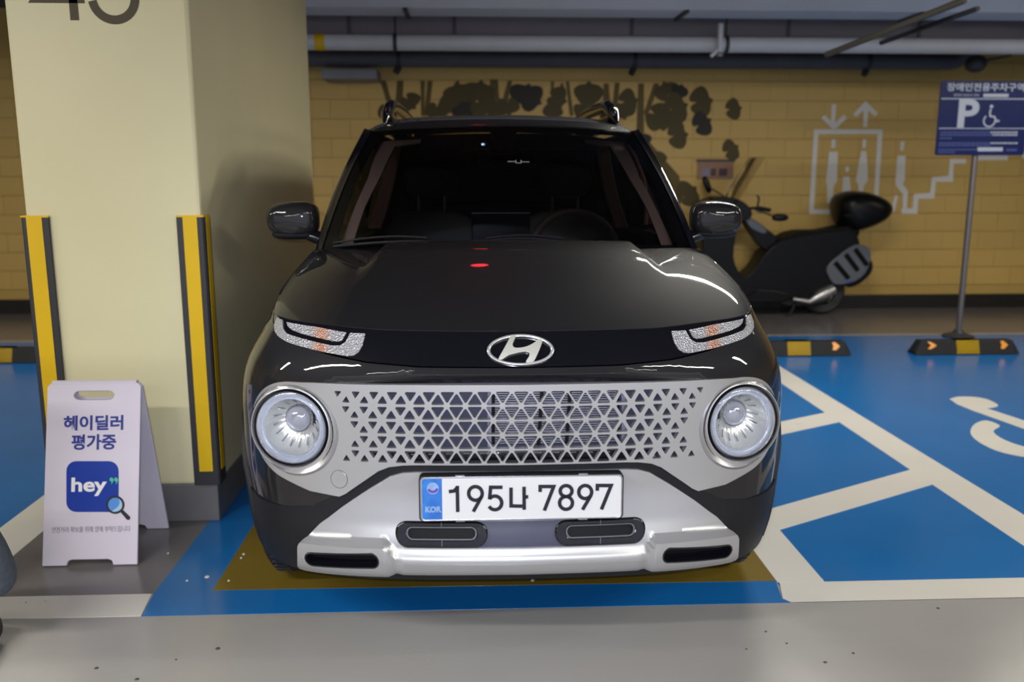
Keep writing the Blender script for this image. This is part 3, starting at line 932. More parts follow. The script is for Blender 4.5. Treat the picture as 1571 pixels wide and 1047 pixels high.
# ================================================================ the car
OX, OY = 0.122, 2.20
C = {}
C['paint'] = mat('dark_grey_metallic_paint', (0.0125, 0.0122, 0.0145), 0.5, metal=0.0, coat=0.85, coat_rough=0.03, spec=0.10)
C['gloss'] = mat('gloss_black_panel', (0.004, 0.004, 0.007), 0.12, coat=0.6, coat_rough=0.03)
C['matte'] = mat('matte_black_cladding', (0.009, 0.0095, 0.0125), 0.5, spec=0.3, bump=0.12, bscale=220)
C['silver'] = mat('satin_silver_trim', (0.50, 0.50, 0.52), 0.33, metal=0.65, noise=0.03, nscale=4)
C['chrome'] = mat('chrome', (0.80, 0.80, 0.82), 0.10, metal=1.0)
C['dchrome'] = mat('dull_chrome', (0.55, 0.55, 0.60), 0.22, metal=1.0)
C['badge'] = mat('badge_chrome', (0.85, 0.85, 0.86), 0.22, metal=0.75)
C['badge2'] = mat('badge_satin', (0.62, 0.61, 0.55), 0.36, metal=0.55)
C['black'] = mat('deep_black_plastic', (0.005, 0.005, 0.007), 0.6, spec=0.2)
C['shutter'] = mat('blue_black_shutter', (0.045, 0.046, 0.085), 0.45)
C['slat'] = mat('grey_radiator_fin', (0.30, 0.30, 0.37), 0.4, metal=0.4)
C['tyre'] = mat('tyre_rubber', (0.016, 0.016, 0.018), 0.6, bump=0.1, bscale=90)
C['rim'] = mat('dark_alloy', (0.12, 0.12, 0.13), 0.35, metal=0.8)
C['interior'] = mat('dark_cabin_trim', (0.045, 0.045, 0.052), 0.8)
C['brown'] = mat('brown_cabin_trim', (0.30, 0.20, 0.185), 0.9)
C['plate'] = mat('white_number_plate', (0.60, 0.60, 0.62), 0.35)
C['plate_ink'] = mat('black_plate_ink', (0.012, 0.012, 0.022), 0.35)
C['pblue'] = mat('plate_blue_band', (0.02, 0.09, 0.42), 0.35, noise=.35, nscale=30, col2=(0.04, 0.22, 0.60))
C['plight'] = mat('plate_hologram', (0.28, 0.42, 0.72), 0.3, noise=.4, nscale=90)
C['reflector'] = mat('lamp_reflector', (0.66, 0.67, 0.66), 0.30, metal=0.5, bump=0.25, bscale=60)
C['lampring'] = mat('lamp_clear_ring', (0.70, 0.73, 0.82), 0.16, metal=0.5, bump=0.5, bscale=90)
C['wiper'] = mat('wiper_black', (0.010, 0.010, 0.012), 0.3)
C['screw'] = mat('bracket_grey', (0.10, 0.10, 0.12), 0.4)
C['red'] = mat('tail_red', (0.25, 0.01, 0.01), 0.2)

def glassmat(name, tint, dens_, rough=0.02):
    m = bpy.data.materials.new(name); m.use_nodes = True
    nt = m.node_tree; nt.nodes.clear()
    out = nt.nodes.new('ShaderNodeOutputMaterial')
    tr = nt.nodes.new('ShaderNodeBsdfTransparent'); tr.inputs[0].default_value = tuple(x * dens_ for x in tint) + (1,)
    gl = nt.nodes.new('ShaderNodeBsdfGlossy'); gl.inputs['Roughness'].default_value = rough; gl.inputs[0].default_value = (1, 1, 1, 1)
    fr = nt.nodes.new('ShaderNodeFresnel'); fr.inputs[0].default_value = 1.42
    mx = nt.nodes.new('ShaderNodeMixShader')
    nt.links.new(fr.outputs[0], mx.inputs[0]); nt.links.new(tr.outputs[0], mx.inputs[1]); nt.links.new(gl.outputs[0], mx.inputs[2])
    nt.links.new(mx.outputs[0], out.inputs[0])
    return m
C['windscreen'] = glassmat('tinted_windscreen', (0.95, 0.97, 1.0), 0.78)
C['sideglass'] = glassmat('tinted_side_glass', (1.0, 0.95, 0.9), 0.10)
C['clear'] = glassmat('clear_lamp_cover', (1, 1, 1), 0.97)

def drl_mat():
    m = mat('ribbed_lamp_lens', (0.50, 0.50, 0.53), 0.28, metal=0.3)
    nt = m.node_tree; p = nt.nodes['Principled BSDF']
    tc = nt.nodes.new('ShaderNodeTexCoord')
    v = nt.nodes.new('ShaderNodeTexVoronoi'); v.inputs['Scale'].default_value = 190
    nt.links.new(tc.outputs['Object'], v.inputs['Vector'])
    b = nt.nodes.new('ShaderNodeBump'); b.inputs['Strength'].default_value = 1.0; b.inputs['Distance'].default_value = 0.006
    nt.links.new(v.outputs['Distance'], b.inputs['Height']); nt.links.new(b.outputs[0], p.inputs['Normal'])
    # amber bulb behind the lens
    sx = nt.nodes.new('ShaderNodeSeparateXYZ'); nt.links.new(tc.outputs['Object'], sx.inputs[0])
    ab = nt.nodes.new('ShaderNodeMath'); ab.operation = 'ABSOLUTE'; nt.links.new(sx.outputs[0], ab.inputs[0])
    s1 = nt.nodes.new('ShaderNodeMath'); s1.operation = 'SUBTRACT'; s1.inputs[1].default_value = 0.527; nt.links.new(ab.outputs[0], s1.inputs[0])
    s2 = nt.nodes.new('ShaderNodeMath'); s2.operation = 'ABSOLUTE'; nt.links.new(s1.outputs[0], s2.inputs[0])
    mr = nt.nodes.new('ShaderNodeMapRange'); mr.inputs[1].default_value = 0.002; mr.inputs[2].default_value = 0.032; mr.inputs[3].default_value = 0.62; mr.inputs[4].default_value = 0.0
    nt.links.new(s2.outputs[0], mr.inputs[0])
    mx = nt.nodes.new('ShaderNodeMix'); mx.data_type = 'RGBA'; mx.inputs['A'].default_value = (0.50, 0.50, 0.53, 1); mx.inputs['B'].default_value = (0.75, 0.24, 0.05, 1)
    nt.links.new(mr.outputs[0], mx.inputs['Factor']); nt.links.new(mx.outputs['Result'], p.inputs['Base Color'])
    return m
C['drl'] = drl_mat()

# ---- the body surface: plan curve x height
def _herm(xs, ys):
    xs = np.array(xs, float); ys = np.array(ys, float)
    d = np.diff(ys) / np.diff(xs); m = np.zeros(len(xs)); m[0] = d[0]; m[-1] = d[-1]
    for i in range(1, len(xs) - 1):
        if d[i - 1] * d[i] <= 0: m[i] = 0
        else:
            w1 = 2 * (xs[i + 1] - xs[i]) + (xs[i] - xs[i - 1]); w2 = (xs[i + 1] - xs[i]) + 2 * (xs[i] - xs[i - 1])
            m[i] = (w1 + w2) / (w1 / d[i - 1] + w2 / d[i])
    def f(x):
        x = np.clip(np.asarray(x, float), xs[0], xs[-1]); i = np.clip(np.searchsorted(xs, x) - 1, 0, len(xs) - 2)
        h = xs[i + 1] - xs[i]; t = (x - xs[i]) / h
        return ys[i] * (1 + 2 * t) * (1 - t) ** 2 + m[i] * h * t * (1 - t) ** 2 + ys[i + 1] * t * t * (3 - 2 * t) + m[i + 1] * h * t * t * (t - 1)
    return f
PC = [(0, 0), (.2, .006), (.4, .024), (.55, .058), (.65, .108), (.715, .168), (.765, .25), (.797, .34), (.815, .47), (.82, .65), (.82, 1.2),
      (.82, 2.4), (.80, 3.0), (.74, 3.38), (.6, 3.52), (0, 3.56)]
SS = [0.0]
for a, b in zip(PC, PC[1:]): SS.append(SS[-1] + math.hypot(b[0] - a[0], b[1] - a[1]))
CX, CY = _herm(SS, [p[0] for p in PC]), _herm(SS, [p[1] for p in PC])
AZ = _herm([.15, .22, .3, .4, .5, .65, .73, .8, .86, .914, .97, 1.05, 1.12], [.93, .95, .97, .985, 1, 1, .99, .96, .915, .878, .85, .805, .78])
Y0 = _herm([.15, .2, .26, .33, .40, .5, .6, .72, .78, .82, .86, .9, .95, 1.1], [.14, .07, .02, 0, .018, .03, .03, .028, .028, .045, .065, .09, .13, .25])
_ts = np.linspace(0, SS[-1], 4000); _cy = CY(_ts); _cx = CX(_ts)
def s_of_y(y): return float(np.interp(y, _cy, _ts))
def s_of_x(x): return float(np.interp(abs(x), _cx[:1100], _ts[:1100])) * (1 if x >= 0 else -1)
def PS(s, z):
    s = np.asarray(s, float); z = np.asarray(z, float) + 0 * s; a = np.abs(s)
    t = np.clip((a - .55) / .5, 0, 1); wfn = 1 - t * t * (3 - 2 * t)
    return np.stack([np.sign(s) * CX(a) * AZ(z), CY(a) + Y0(z) * wfn, z], -1)
def FS(s, z, d):
    s = np.asarray(s, float); z = np.asarray(z, float) + 0 * s
    e = 1e-3
    ss = np.where(np.abs(s) < 1e-9, 1e-9, s)
    du = PS(ss + e, z) - PS(ss - e, z); dz = PS(ss, z + e) - PS(ss, z - e)
    n = np.cross(du, dz); n /= np.linalg.norm(n, axis=-1, keepdims=True)
    return PS(ss, z) + n * (np.asarray(d) + 0 * s)[..., None]
def sm(t):
    t = np.clip(t, 0, 1); return t * t * (3 - 2 * t)

car = empty('car', (OX, OY, 0.0))
tag(car, 'small dark grey city car with silver triangle-pattern grille and round headlamps', 'car')

def skin(name, outer, holes, m, dt, db, step=0.03, dloop=None, bevel=0.002, smooth=35, parent=None, mirror=False, seg=2, label=None):
    """panel lying on the body surface; mirror: built again on the other side as its own object"""
    res = []
    for k in ((1, -1) if mirror else (1,)):
        bm = bmesh.new()
        region(bm, [(k * p[0], p[1]) for p in outer], [[(k * p[0], p[1]) for p in h] for h in holes], FS, dt, db, step, dloop)
        o = finish(name, bm, m, parent or car, smooth=smooth, bevel=bevel, seg=seg)
        if label: o['label'] = label
        res.append(o)
    return res if mirror else res[0]
def sym(half):
    """close a half outline given from the centre top over the right side to the centre bottom"""
    r = [p for p in half]
    l = [(-p[0], p[1]) for p in reversed(half) if p[0] > 1e-6]
    return r + l

# lamp seats
LX, LY, LZ, LR = 0.611, 0.118, 0.634, 0.105
def lampcirc(rx_in, rx_out, rt, rb, n=40, sgn=1):
    out = []
    for i in range(n):
        a = 2 * math.pi * i / n
        c, s = math.cos(a), math.sin(a)
        rx = rx_out if c > 0 else rx_in
        x, z = LX + rx * c, LZ + (rt if s > 0 else rb) * s
        out.append((sgn * s_of_x(x / float(AZ(z))), z))
    return out

# edge of the bonnet on the body surface
ZE = _herm([0, .39, .58, .80, .90], [.898, .900, .907, .913, .916])
S1 = 0.90
KY, KZ = 0.85, 1.05
def side_edge(r):
    y = float(CY(S1)) + (KY - float(CY(S1))) * r
    z = .916 + (KZ - .916) * (1 - (1 - r) ** 1.35)
    return s_of_y(y), z

# painted bumper / nose panel with openings
arch = lambda yc, r: [(s_of_y(max(0.02, yc + r * math.cos(R(a)))), 0.31 + r * math.sin(R(a))) for a in range(-8, 189, 8)]
WY, RWY, AR = 0.665, 3.02, 0.345
SF = 1.0
grille_open = [(-.50, .56), (-.50, .757), (.50, .757), (.50, .56)]
panel_low = [(0, .809), (.276, .811), (.426, .820), (.554, .837), (.69, .859), (.80, .880), (.865, .896), (.90, .914)]
def arch_front(s_top):
    """front half of the wheel arch, from its top forward and down"""
    return [(s_of_y(WY + AR * math.cos(R(a))), 0.31 + AR * math.sin(R(a))) for a in range(100, 196, 6)]
half = panel_low + [(.93, .924), (s_of_y(WY - .22), .93)]
af = [p for p in arch_front(0)]
half = panel_low + [side_edge(0.06), (.985, .80), (.985, .62)] 
top_arch = [p for p in af if p[0] < .985]
half += top_arch
lo_arch = top_arch[-1]
clad_top = [(.86, .405), (.80, .402), (.66, .405), (.57, .418), (.49, .455), (.415, .505), (.35, .548), (.275, .556), (0, .557)]
half += [p for p in clad_top if p[0] < lo_arch[0]]
lamp_hole = lampcirc(.115, .118, .115, .115)
skin('front_bumper', sym(half), [[(-.48, .765), (-.48, .572), (.48, .572), (.48, .765)], lamp_hole, [(-a, b) for a, b in lamp_hole]],
     C['paint'], 0.0, -0.012, step=.035, dloop=.03, smooth=50)
# lower matte cladding
low = [(0, .565), (.28, .563), (.355, .553), (.42, .508), (.50, .458), (.575, .423), (.66, .411), (.80, .407), (lo_arch[0] + .004, .409)]
low += [p for p in arch_front(0) if p[1] < .40 and p[0] < .985]
low += [(.84, .228), (.72, .222), (.6, .220), (.4, .222), (0, .226)]
skin('lower_bumper', sym(low), [rrect(0, .369, .60, .05, .024, 4)], C['matte'], 0.005, -0.02, step=.035, dloop=.03, smooth=50)
# gloss panel with the lamps
gp = [(0, .8955), (.39, .8975), (.58, .9045), (.80, .9105), (.893, .9125)] + list(reversed([(a, b + .003) for a, b in panel_low[:-1]]))
skin('lamp_panel', sym(gp), [], C['gloss'], -.001, -.02, step=.04, dloop=.03, bevel=.0015, smooth=50)
# daytime lamps, two lenses each side
d_out = [(.457, .889), (.453, .862), (.457, .846), (.468, .8365), (.485, .834), (.557, .8405), (.63, .848), (.705, .856), (.76, .865), (.80, .875), (.829, .889), (.838, .901), (.838, .9085),
         (.79, .9065), (.777, .898), (.755, .885), (.725, .876), (.66, .869), (.545, .857), (.52, .858), (.507, .866), (.502, .889)]
d_in = [(.516, .8895), (.519, .872), (.528, .868), (.545, .868), (.66, .8795), (.71, .886), (.738, .893), (.757, .903), (.70, .9015), (.62, .8985)]
skin('running_lamp', d_out, [], C['drl'], .002, -.004, step=.012, dloop=.012, bevel=.001, mirror=True, smooth=40)
skin('indicator_lamp', d_in, [], C['drl'], .002, -.004, step=.012, dloop=.012, bevel=.001, mirror=True, smooth=40)
# emblem: oval ring and slanted letter
def emb(x, y): return ((x - 775) * .000232, .851 - (y - 379) * .000196)
ell = lambda rx, ry, n=48: [(rx * math.cos(2 * math.pi * i / n), .851 + ry * math.sin(2 * math.pi * i / n)) for i in range(n)]
H = spl([(655, 215), (682, 208), (716, 216), (702, 255), (680, 300), (690, 345), (740, 357), (830, 345), (900, 320), (960, 285), (1000, 252), (1045, 272), (1012, 360),
         (940, 500), (905, 530), (832, 530), (878, 450), (868, 410), (800, 405), (700, 425), (620, 450), (550, 497), (512, 485), (560, 390), (612, 295)], 3, True)
skin('emblem', ell(.0945, .0372), [ell(.0855, .0312)], C['badge'], .009, .000, step=0, dloop=1e9, bevel=.002, seg=3)
skin('emblem_letter', [emb(*p) for p in H], [], C['badge2'], .010, .000, step=0, dloop=1e9, bevel=.0022, seg=3)

# ---- silver grille panel with triangular openings
RAD = lambda a: float(np.interp(a, [-180, -111, -84, -59, -35, 0, 30, 58, 88, 120, 180], [.137, .150, .144, .133, .122, .113, .116, .122, .127, .135, .137]))
def lower_out():
    o = []
    o += [(.275, .769), (.486, .767), (.56, .765)]
    for a in range(90, -80, -6):
        rr_ = RAD(a)
        x, z = LX + rr_ * math.cos(R(a)), LZ + rr_ * math.sin(R(a))
        o.append((s_of_x(x / float(AZ(z))), z))
    o += [(.566, .468), (.522, .4635), (.483, .459), (.465, .468), (.415, .505), (.375, .534), (.347, .546), (.31, .5515), (.27, .553)]
    return o
go = [(0, .769)] + lower_out() + [(0, .553)]
PIT, RH, ZT = .0482, .0397, .7535
tri_holes = []
def tri(c, row, up):
    zt = ZT - row * RH
    zc = zt - RH / 2
    f = 1.0 - max(0.0, (abs(c) - .17)) / .31 * .50
    hw, hh = .0205 * f, .0165 * f
    zc2 = zc + (0.0 if up else -0.0) - (0.0012 if up else -.0012)
    # keep the flat side near its own row line when small
    zc2 = (zt - RH + .0022 + hh + (1 - f) * .006) if up else (zt - .0022 - hh - (1 - f) * .006)
    k = .16
    P3 = [(c - hw, zc2 - hh), (c + hw, zc2 - hh), (c, zc2 + hh)] if up else [(c + hw, zc2 + hh), (c - hw, zc2 + hh), (c, zc2 - hh)]
    out = []
    for i in range(3):
        a, b, d = P3[i - 1], P3[i], P3[(i + 1) % 3]
        out += [(b[0] + (a[0] - b[0]) * k, b[1] + (a[1] - b[1]) * k), (b[0] + (a[0] + d[0] - 2 * b[0]) * k * .28, b[1] + (a[1] + d[1] - 2 * b[1]) * k * .28), (b[0] + (d[0] - b[0]) * k, b[1] + (d[1] - b[1]) * k)]
    out = out[:]
    tri_holes.append(out)
rows_dn = [[n for n in range(-10, 11)], [n + .5 for n in range(-10, 10)], list(range(-9, 10)), [n + .5 for n in range(-9, 9)], list(range(-9, 10))]
rows_up = [[n + .5 for n in range(-10, 10)], list(range(-9, 10)), [n + .5 for n in range(-9, 9)], list(range(-9, 10)), [n + .5 for n in range(-10, 10)]]
for r_ in range(5):
    for n in rows_dn[r_]: tri(n * PIT, r_, False)
    for n in rows_up[r_]: tri(n * PIT, r_, True)
HR = lambda a: float(np.interp(a, [-180, -135, -90, -59, -35, 0, 30, 58, 88, 125, 180], [.136, .134, .128, .121, .113, .108, .110, .114, .119, .130, .136]))
lh = []
for i in range(48):
    a = -180 + 7.5 * i
    x, z = LX + HR(a) * math.cos(R(a)), LZ + HR(a) * math.sin(R(a))
    lh.append((s_of_x(x / float(AZ(z))), z))
bm = bmesh.new()
loops_h = [lh, [(-a, b) for a, b in lh]]
def region_keep(bm, outer, holes_d, holes_raw, mapf, dt, db, step, dl):
    # like region(), the small openings keep their own points
    global dens
    od = dens
    dens = lambda loop, st: od(loop, st) if len(loop) > 12 else loop
    region(bm, outer, holes_d + holes_raw, mapf, dt, db, step, dl)
    dens = od
region_keep(bm, sym(go), loops_h, tri_holes, FS, .010, -.008, .03, .012)
grille = finish('grille_panel', bm, C['silver'], car, smooth=50, bevel=.0011, seg=2)
# round tow-eye cap, only on the left of the picture
skin('tow_cap', [(-.480 + .022 * math.cos(R(a)), .508 + .024 * math.sin(R(a))) for a in range(0, 360, 15)], [], C['silver'], .0112, .006, step=0, dloop=1e9, bevel=.0012)
bm = bmesh.new()
region(bm, [(-.480 + .0235 * math.cos(R(a)), .508 + .0255 * math.sin(R(a))) for a in range(0, 360, 12)], [[(-.480 + .022 * math.cos(R(a)), .508 + .024 * math.sin(R(a))) for a in range(0, 360, 15)]], FS, .0105, .006, 0, 1e9)
finish('cap_seam', bm, C['screw'], car, smooth=0)
# shutters and radiator behind the openings
skin('grille_backing', [(-.52, .55), (.52, .55), (.52, .775), (-.52, .775)], [], C['shutter'], -.045, -.055, step=.05, bevel=0, smooth=40)
rad = skin('radiator', [(-.085, .594), (.27, .594), (.27, .758), (-.085, .758)], [], C['black'], -.040, -.046, step=.05, bevel=0, smooth=40)
bm = bmesh.new()
for k in range(26):
    z = .598 + k * .0062
    region(bm, [(-.068, z), (.262, z), (.262, z + .0030), (-.068, z + .0030)], [], FS, -.034, -.041, 0, .06)
tag(finish('radiator_fin', bm, C['slat'], rad, smooth=0), kind='stuff')
for s0 in (-.088, .272):
    skin('grille_post', [(s0, .57), (s0 + .011, .57), (s0 + .011, .764), (s0, .764)], [], mat('post_lilac', (.20, .20, .28), .4), -.022, -.045, step=0, dloop=.05, bevel=.001)
for s0 in (.045, .12):
    skin('grille_post', [(s0, .596), (s0 + .008, .596), (s0 + .018, .762), (s0 + .010, .762)], [], C['black'], -.022, -.04, step=0, dloop=.05, bevel=0)
skin('grille_post', [(-.5, .575), (.5, .575), (.5, .579), (-.5, .579)], [], C['screw'], -.03, -.04, step=0, dloop=.05, bevel=0)

# ---- silver skid plate with shaped relief
sk = [(0, .5345), (.275, .5345), (.31, .532), (.343, .522), (.393, .490), (.475, .434), (.545, .382), (.588, .343), (.598, .331), (.603, .31), (.609, .290), (.618, .264), (.60, .262), (.45, .265), (.2, .270), (0, .271)]
def skid_d(u, v):
    a = np.abs(u)
    corner = sm((a - .335) / .030)
    zt_ = .328 + .026 * corner - .004 * sm((a - .4) / .2)
    d = .014 + (.020 + .008 * corner) * sm((zt_ - v) / .013)
    d = d - .008 * sm((.282 - v) / .018)
    d = d - .006 * np.exp(-((a - .342) / .012) ** 2) * sm((zt_ - v) / .02)
    return d
fog = [(.474 + .104 * 1, 0)]
def fogslot(k=1.0):
    c0, c1 = .398, .563
    zc = lambda s: .311 - (s - .48) * .045
    r = .0165 * k
    out = [(c1 + r * 1.15 * math.sin(R(a)), zc(c1) + r * math.cos(R(a))) for a in range(0, 181, 22)]
    out += [(c0 - r * 1.15 * math.sin(R(a)), zc(c0) - r * math.cos(R(a))) for a in range(0, 181, 22)]
    return out
fs = fogslot()
centre_hole = rrect(0, .369, .674, .067, .032, 6)
skid = skin('skid_plate', sym(sk), [centre_hole, fs, [(-a, b) for a, b in fs]], C['silver'], skid_d, -.004, step=.009, dloop=.009, bevel=0, smooth=45)
# black insert behind the middle opening
skin('lower_insert', rrect(0, .369, .69, .080, .036, 6), [], C['shutter'], .0065, -.004, step=.03, dloop=.02, bevel=0, smooth=40)
for k in (-1, 1):
    bm = bmesh.new()
    region(bm, rrect(k * .213, .369, .246, .064, .031, 6), [rrect(k * .213, .370, .185, .030, .0145, 5)], FS, .017, .004, .02, .015)
    pod = finish('intake_surround', bm, C['gloss'], car, smooth=40, bevel=.004, seg=3)
    bm = bmesh.new()
    region(bm, rrect(k * .213, .370, .188, .033, .016, 5), [rrect(k * .213, .370, .180, .026, .0125, 5)], FS, .0185, .010, 0, .012)
    finish('intake_rim', bm, C['screw'], pod, smooth=0, bevel=.001)
    bm = bmesh.new()
    region(bm, rrect(k * .213, .370, .184, .030, .0145, 5), [], FS, .0085, .004, 0, .02)
    finish('intake_blind', bm, C['black'], pod, smooth=0)
    for sx in (.0,):
        for zz in ((.3855, .399), (.340, .3545)):
            bm = bmesh.new()
            region(bm, [(k * .213 - .001, zz[0]), (k * .213 + .001, zz[0]), (k * .213 + .001, zz[1]), (k * .213 - .001, zz[1])], [], FS, .0176, .016, 0, 1e9)
            finish('intake_seam', bm, C['screw'], pod, smooth=0)
    # corner slots: dark bowl behind and a black lip round
    q = [(k * a, b) for a, b in fs]
    bm = bmesh.new()
    region(bm, [(k * a, b) for a, b in fogslot(1.02)], [[(k * a, b) for a, b in fogslot(.82)]], FS, lambda u, v: skid_d(u, v) + .001, 0.0, 0, .01)
    fo = finish('fog_slot', bm, C['gloss'], car, smooth=40)
    bm = bmesh.new()
    region(bm, [(k * a, b) for a, b in fogslot(1.0)], [], FS, .012, .002, 0, .02)
    finish('fog_blind', bm, C['black'], fo, smooth=0)

# ---- headlamps
for k in (-1, 1):
    yaw_ = R(12) * k
    # local lamp frame: -y forward
    ML = Matrix.Translation((k * LX, LY, LZ)) @ Matrix.Rotation(yaw_, 4, 'Z') @ Matrix.Rotation(R(-2), 4, 'X')
    hl = empty('headlamp', (0, 0, 0), 0, car)
    # satin surround blending from the lamp rim to the body
    bm = bmesh.new()
    n = 56
    rows = []
    for rr_, dd in ((.104, .012), (.106, -.006), (.1085, -.011), (.112, -.010)):
        rows.append([ML @ Vector((rr_ * math.cos(2 * math.pi * i / n), dd, rr_ * math.sin(2 * math.pi * i / n))) for i in range(n)])
    for f, rb in ((.35, .120), (.7, .128), (1, .137)):
        row = []
        for i in range(n):
            a = 2 * math.pi * i / n
            cx, cz = k * LX + rb * math.cos(a), LZ + rb * math.sin(a)
            out_ = max(0, math.cos(a) * k)
            ang = math.degrees(math.atan2(math.sin(a), k * math.cos(a)))
            rb2 = .112 + (max(.1135, min(RAD(ang) - .001, HR(ang) + .0035)) - .112) * (rb - .112) / .025
            cx, cz = k * LX + rb2 * math.cos(a), LZ + rb2 * math.sin(a)
            s_ = s_of_x(cx / float(AZ(cz)))
            pb = Vector(FS(np.array([s_]), np.array([cz]), np.array([.0085 if f < 1 else -.004]))[0].tolist())
            pa = ML @ Vector((.114 * math.cos(a), -.006, .114 * math.sin(a)))
            row.append(pa.lerp(pb, .45 if f == .35 else (1.0 if f == 1 else .9)))
        rows.append(row)
    grid(bm, rows, True)
    finish('lamp_surround', bm, C['silver'], hl, smooth=50)
    bm = bmesh.new()
    lathe(bm, [(.1045, .020), (.1035, -.010), (.1015, -.014), (.0995, -.010), (.0990, .02)], ML, 56)
    finish('lamp_bezel', bm, C['gloss'], hl, smooth=50)
    bm = bmesh.new()
    lathe(bm, [(.0992, .02), (.0985, -.008), (.094, -.012), (.089, -.010), (.086, -.002), (.083, .0), (.080, -.004), (.077, .0), (.076, .02)], ML, 64)
    finish('light_ring', bm, C['lampring'], hl, smooth=50)
    # reflector bowl, its throat above and inboard of the centre
    off = Vector((-k * .006, 0, .018))
    rows = []
    for rr_, dd, o_ in ((.0765, .006, 0), (.070, .022, .15), (.058, .038, .45), (.045, .048, .75), (.038, .050, 1), (.036, .040, 1), (.0345, .038, 1), (.034, .06, 1)):
        row = []
        for i in range(72):
            a = 2 * math.pi * i / 72
            wob = .0016 * math.cos(24 * a) * (1 if .04 < rr_ < .074 else 0)
            row.append(ML @ (Vector((rr_ * math.cos(a), dd + wob, rr_ * math.sin(a))) + off * o_))
        rows.append(row)
    bm = bmesh.new(); grid(bm, rows, True); finish('reflector_bowl', bm, C['reflector'], hl, smooth=50)
    # raised ribs in the bowl
    bm = bmesh.new()
    for i in range(16):
        a = 2 * math.pi * i / 16 + .1
        c, s = math.cos(a), math.sin(a)
        p0 = Vector((.066 * c, .026, .066 * s)) + off * .25
        p1 = Vector((.050 * c, .041, .050 * s)) + off * .6
        tube(bm, [ML @ p0, ML @ p1], [.0030, .0016], 6)
    finish('reflector_rib', bm, C['chrome'], hl, smooth=40)
    bm = bmesh.new()
    blob(bm, (0, 0, 0), (.0345, .024, .0345), 2.0, 28)
    bmesh.ops.transform(bm, matrix=ML @ Matrix.Translation(off + Vector((0, .034, 0))), verts=bm.verts)
    finish('projector_lens', bm, mat('projector_glass', (.48, .50, .58), .10, metal=.5, coat=1.0), hl, smooth=60)
    bm = bmesh.new()
    lathe(bm, [(.0385, .046), (.0385, .034), (.036, .031), (.0335, .034), (.0335, .046)], ML @ Matrix.Translation(off), 40)
    finish('projector_ring', bm, C['dchrome'], hl, smooth=50)
    bm = bmesh.new()
    prof = [(0, -.024), (.03, -.0235), (.055, -.021), (.075, -.0185), (.09, -.0165), (.0988, -.012)]
    lathe(bm, prof, ML, 48)
    finish('lamp_glass', bm, C['clear'], hl, smooth=60)
    bm = bmesh.new()
    lathe(bm, [(.12, .005), (.12, .085), (0, .085)], ML, 32)
    finish('lamp_housing', bm, C['black'], hl, smooth=40)

# ---- number plate
pl = empty('number_plate', (0, -.010, .4755), 0, car)
pl.rotation_euler = (R(-3), 0, 0)
bm = bmesh.new(); region(bm, rrect(0, 0, .533, .123, .012, 4), [], flatmap, .001, -.030, 0, 1e9); finish('plate_frame', bm, C['black'], pl, smooth=0, bevel=.003)
bm = bmesh.new(); region(bm, rrect(0, 0, .527, .118, .011, 4), [rrect(0, 0, .519, .111, .009, 4)], flatmap, .0062, .001, 0, 1e9); finish('plate_rim', bm, C['dchrome'], pl, smooth=0, bevel=.0012)
bm = bmesh.new(); region(bm, rrect(0, 0, .521, .113, .010, 4), [], flatmap, .0045, .001, 0, 1e9); finish('plate_face', bm, C['plate'], pl, smooth=0)
bm = bmesh.new()
lft = [p for p in rrect(0, 0, .517, .109, .008, 4) if p[0] < -.2]
region(bm, lft[:len(lft) // 2] + lft[len(lft) // 2:] + [(-.2065, -.0545), (-.2065, .0545)], [], flatmap, .0049, .004, 0, 1e9)
finish('blue_band', bm, C['pblue'], pl, smooth=0)
kx = .52 / 1415
def pp(x, y): return ((x - 776) * kx, -(y - 225 + .017 * (x - 776)) * kx)
bm = bmesh.new(); Wd = .0092
YB, YFt = -.0042, -.0058
def st(pts, closed=False): ribbon(bm, [pp(*p) for p in pts], Wd, YB, YFt, closed)
def parc(cx, cy, r, a0, a1, n=18, ry=None): return [(cx + r * math.cos(R(a0 + (a1 - a0) * i / n)), cy - (ry or r) * math.sin(R(a0 + (a1 - a0) * i / n))) for i in range(n + 1)]
st([(262, 180), (300, 175), (318, 155)]); st([(322, 138), (323, 328)])
st(parc(449, 193, 48, 0, 342, 22, 50), True); st([(494, 212), (433, 326)])
st([(640, 148), (556, 148), (548, 236)]); st(parc(586, 262, 48, 145, -150, 20, 50))
st([(700, 150), (700, 284), (780, 286)]); st([(792, 144), (793, 312)]); st([(792, 218), (822, 218)])
st([(906, 182), (906, 142), (1002, 142), (936, 318)])
st(parc(1090, 175, 42, 0, 340, 20, 40), True); st(parc(1090, 262, 46, 0, 340, 20, 47), True)
st(parc(1226, 182, 46, 0, 342, 22, 48), True); st([(1268, 205), (1208, 312)])
st([(1312, 172), (1312, 134), (1410, 134), (1343, 310)])
finish('plate_characters', bm, C['plate_ink'], pl, smooth=0)
bm = bmesh.new(); x_, z_ = pp(150, 160)
lathe(bm, [(0, -.0052), (.0155, -.0052), (.0158, -.0048)], Matrix.Translation((x_, 0, z_ + .001)), 24); finish('hologram_disc', bm, C['plight'], pl, smooth=0)
bm = bmesh.new(); ribbon(bm, [(x_ + .011 * math.cos(R(a)), z_ + .001 + .009 * math.sin(R(a)) * (1 if a < 180 else 1)) for a in range(190, 361, 17)], .007, -.005, -.0056); finish('hologram_swirl', bm, mat('hologram_violet', (.10, .06, .34), .4), pl, smooth=0)
x_, z_ = pp(152, 318)
text('lettering', 'KOR', .0165, (x_, -.0052, z_ + .003), C['plight'], pl, bold=.05, width=.042)
for x in (-.16, .16):
    for z in (-.0605, .0605):
        bm = bmesh.new(); box(bm, (x - .012, -.004, z - .002), (x + .012, .002, z + .002)); finish('plate_clip', bm, C['dchrome'], pl, smooth=0)

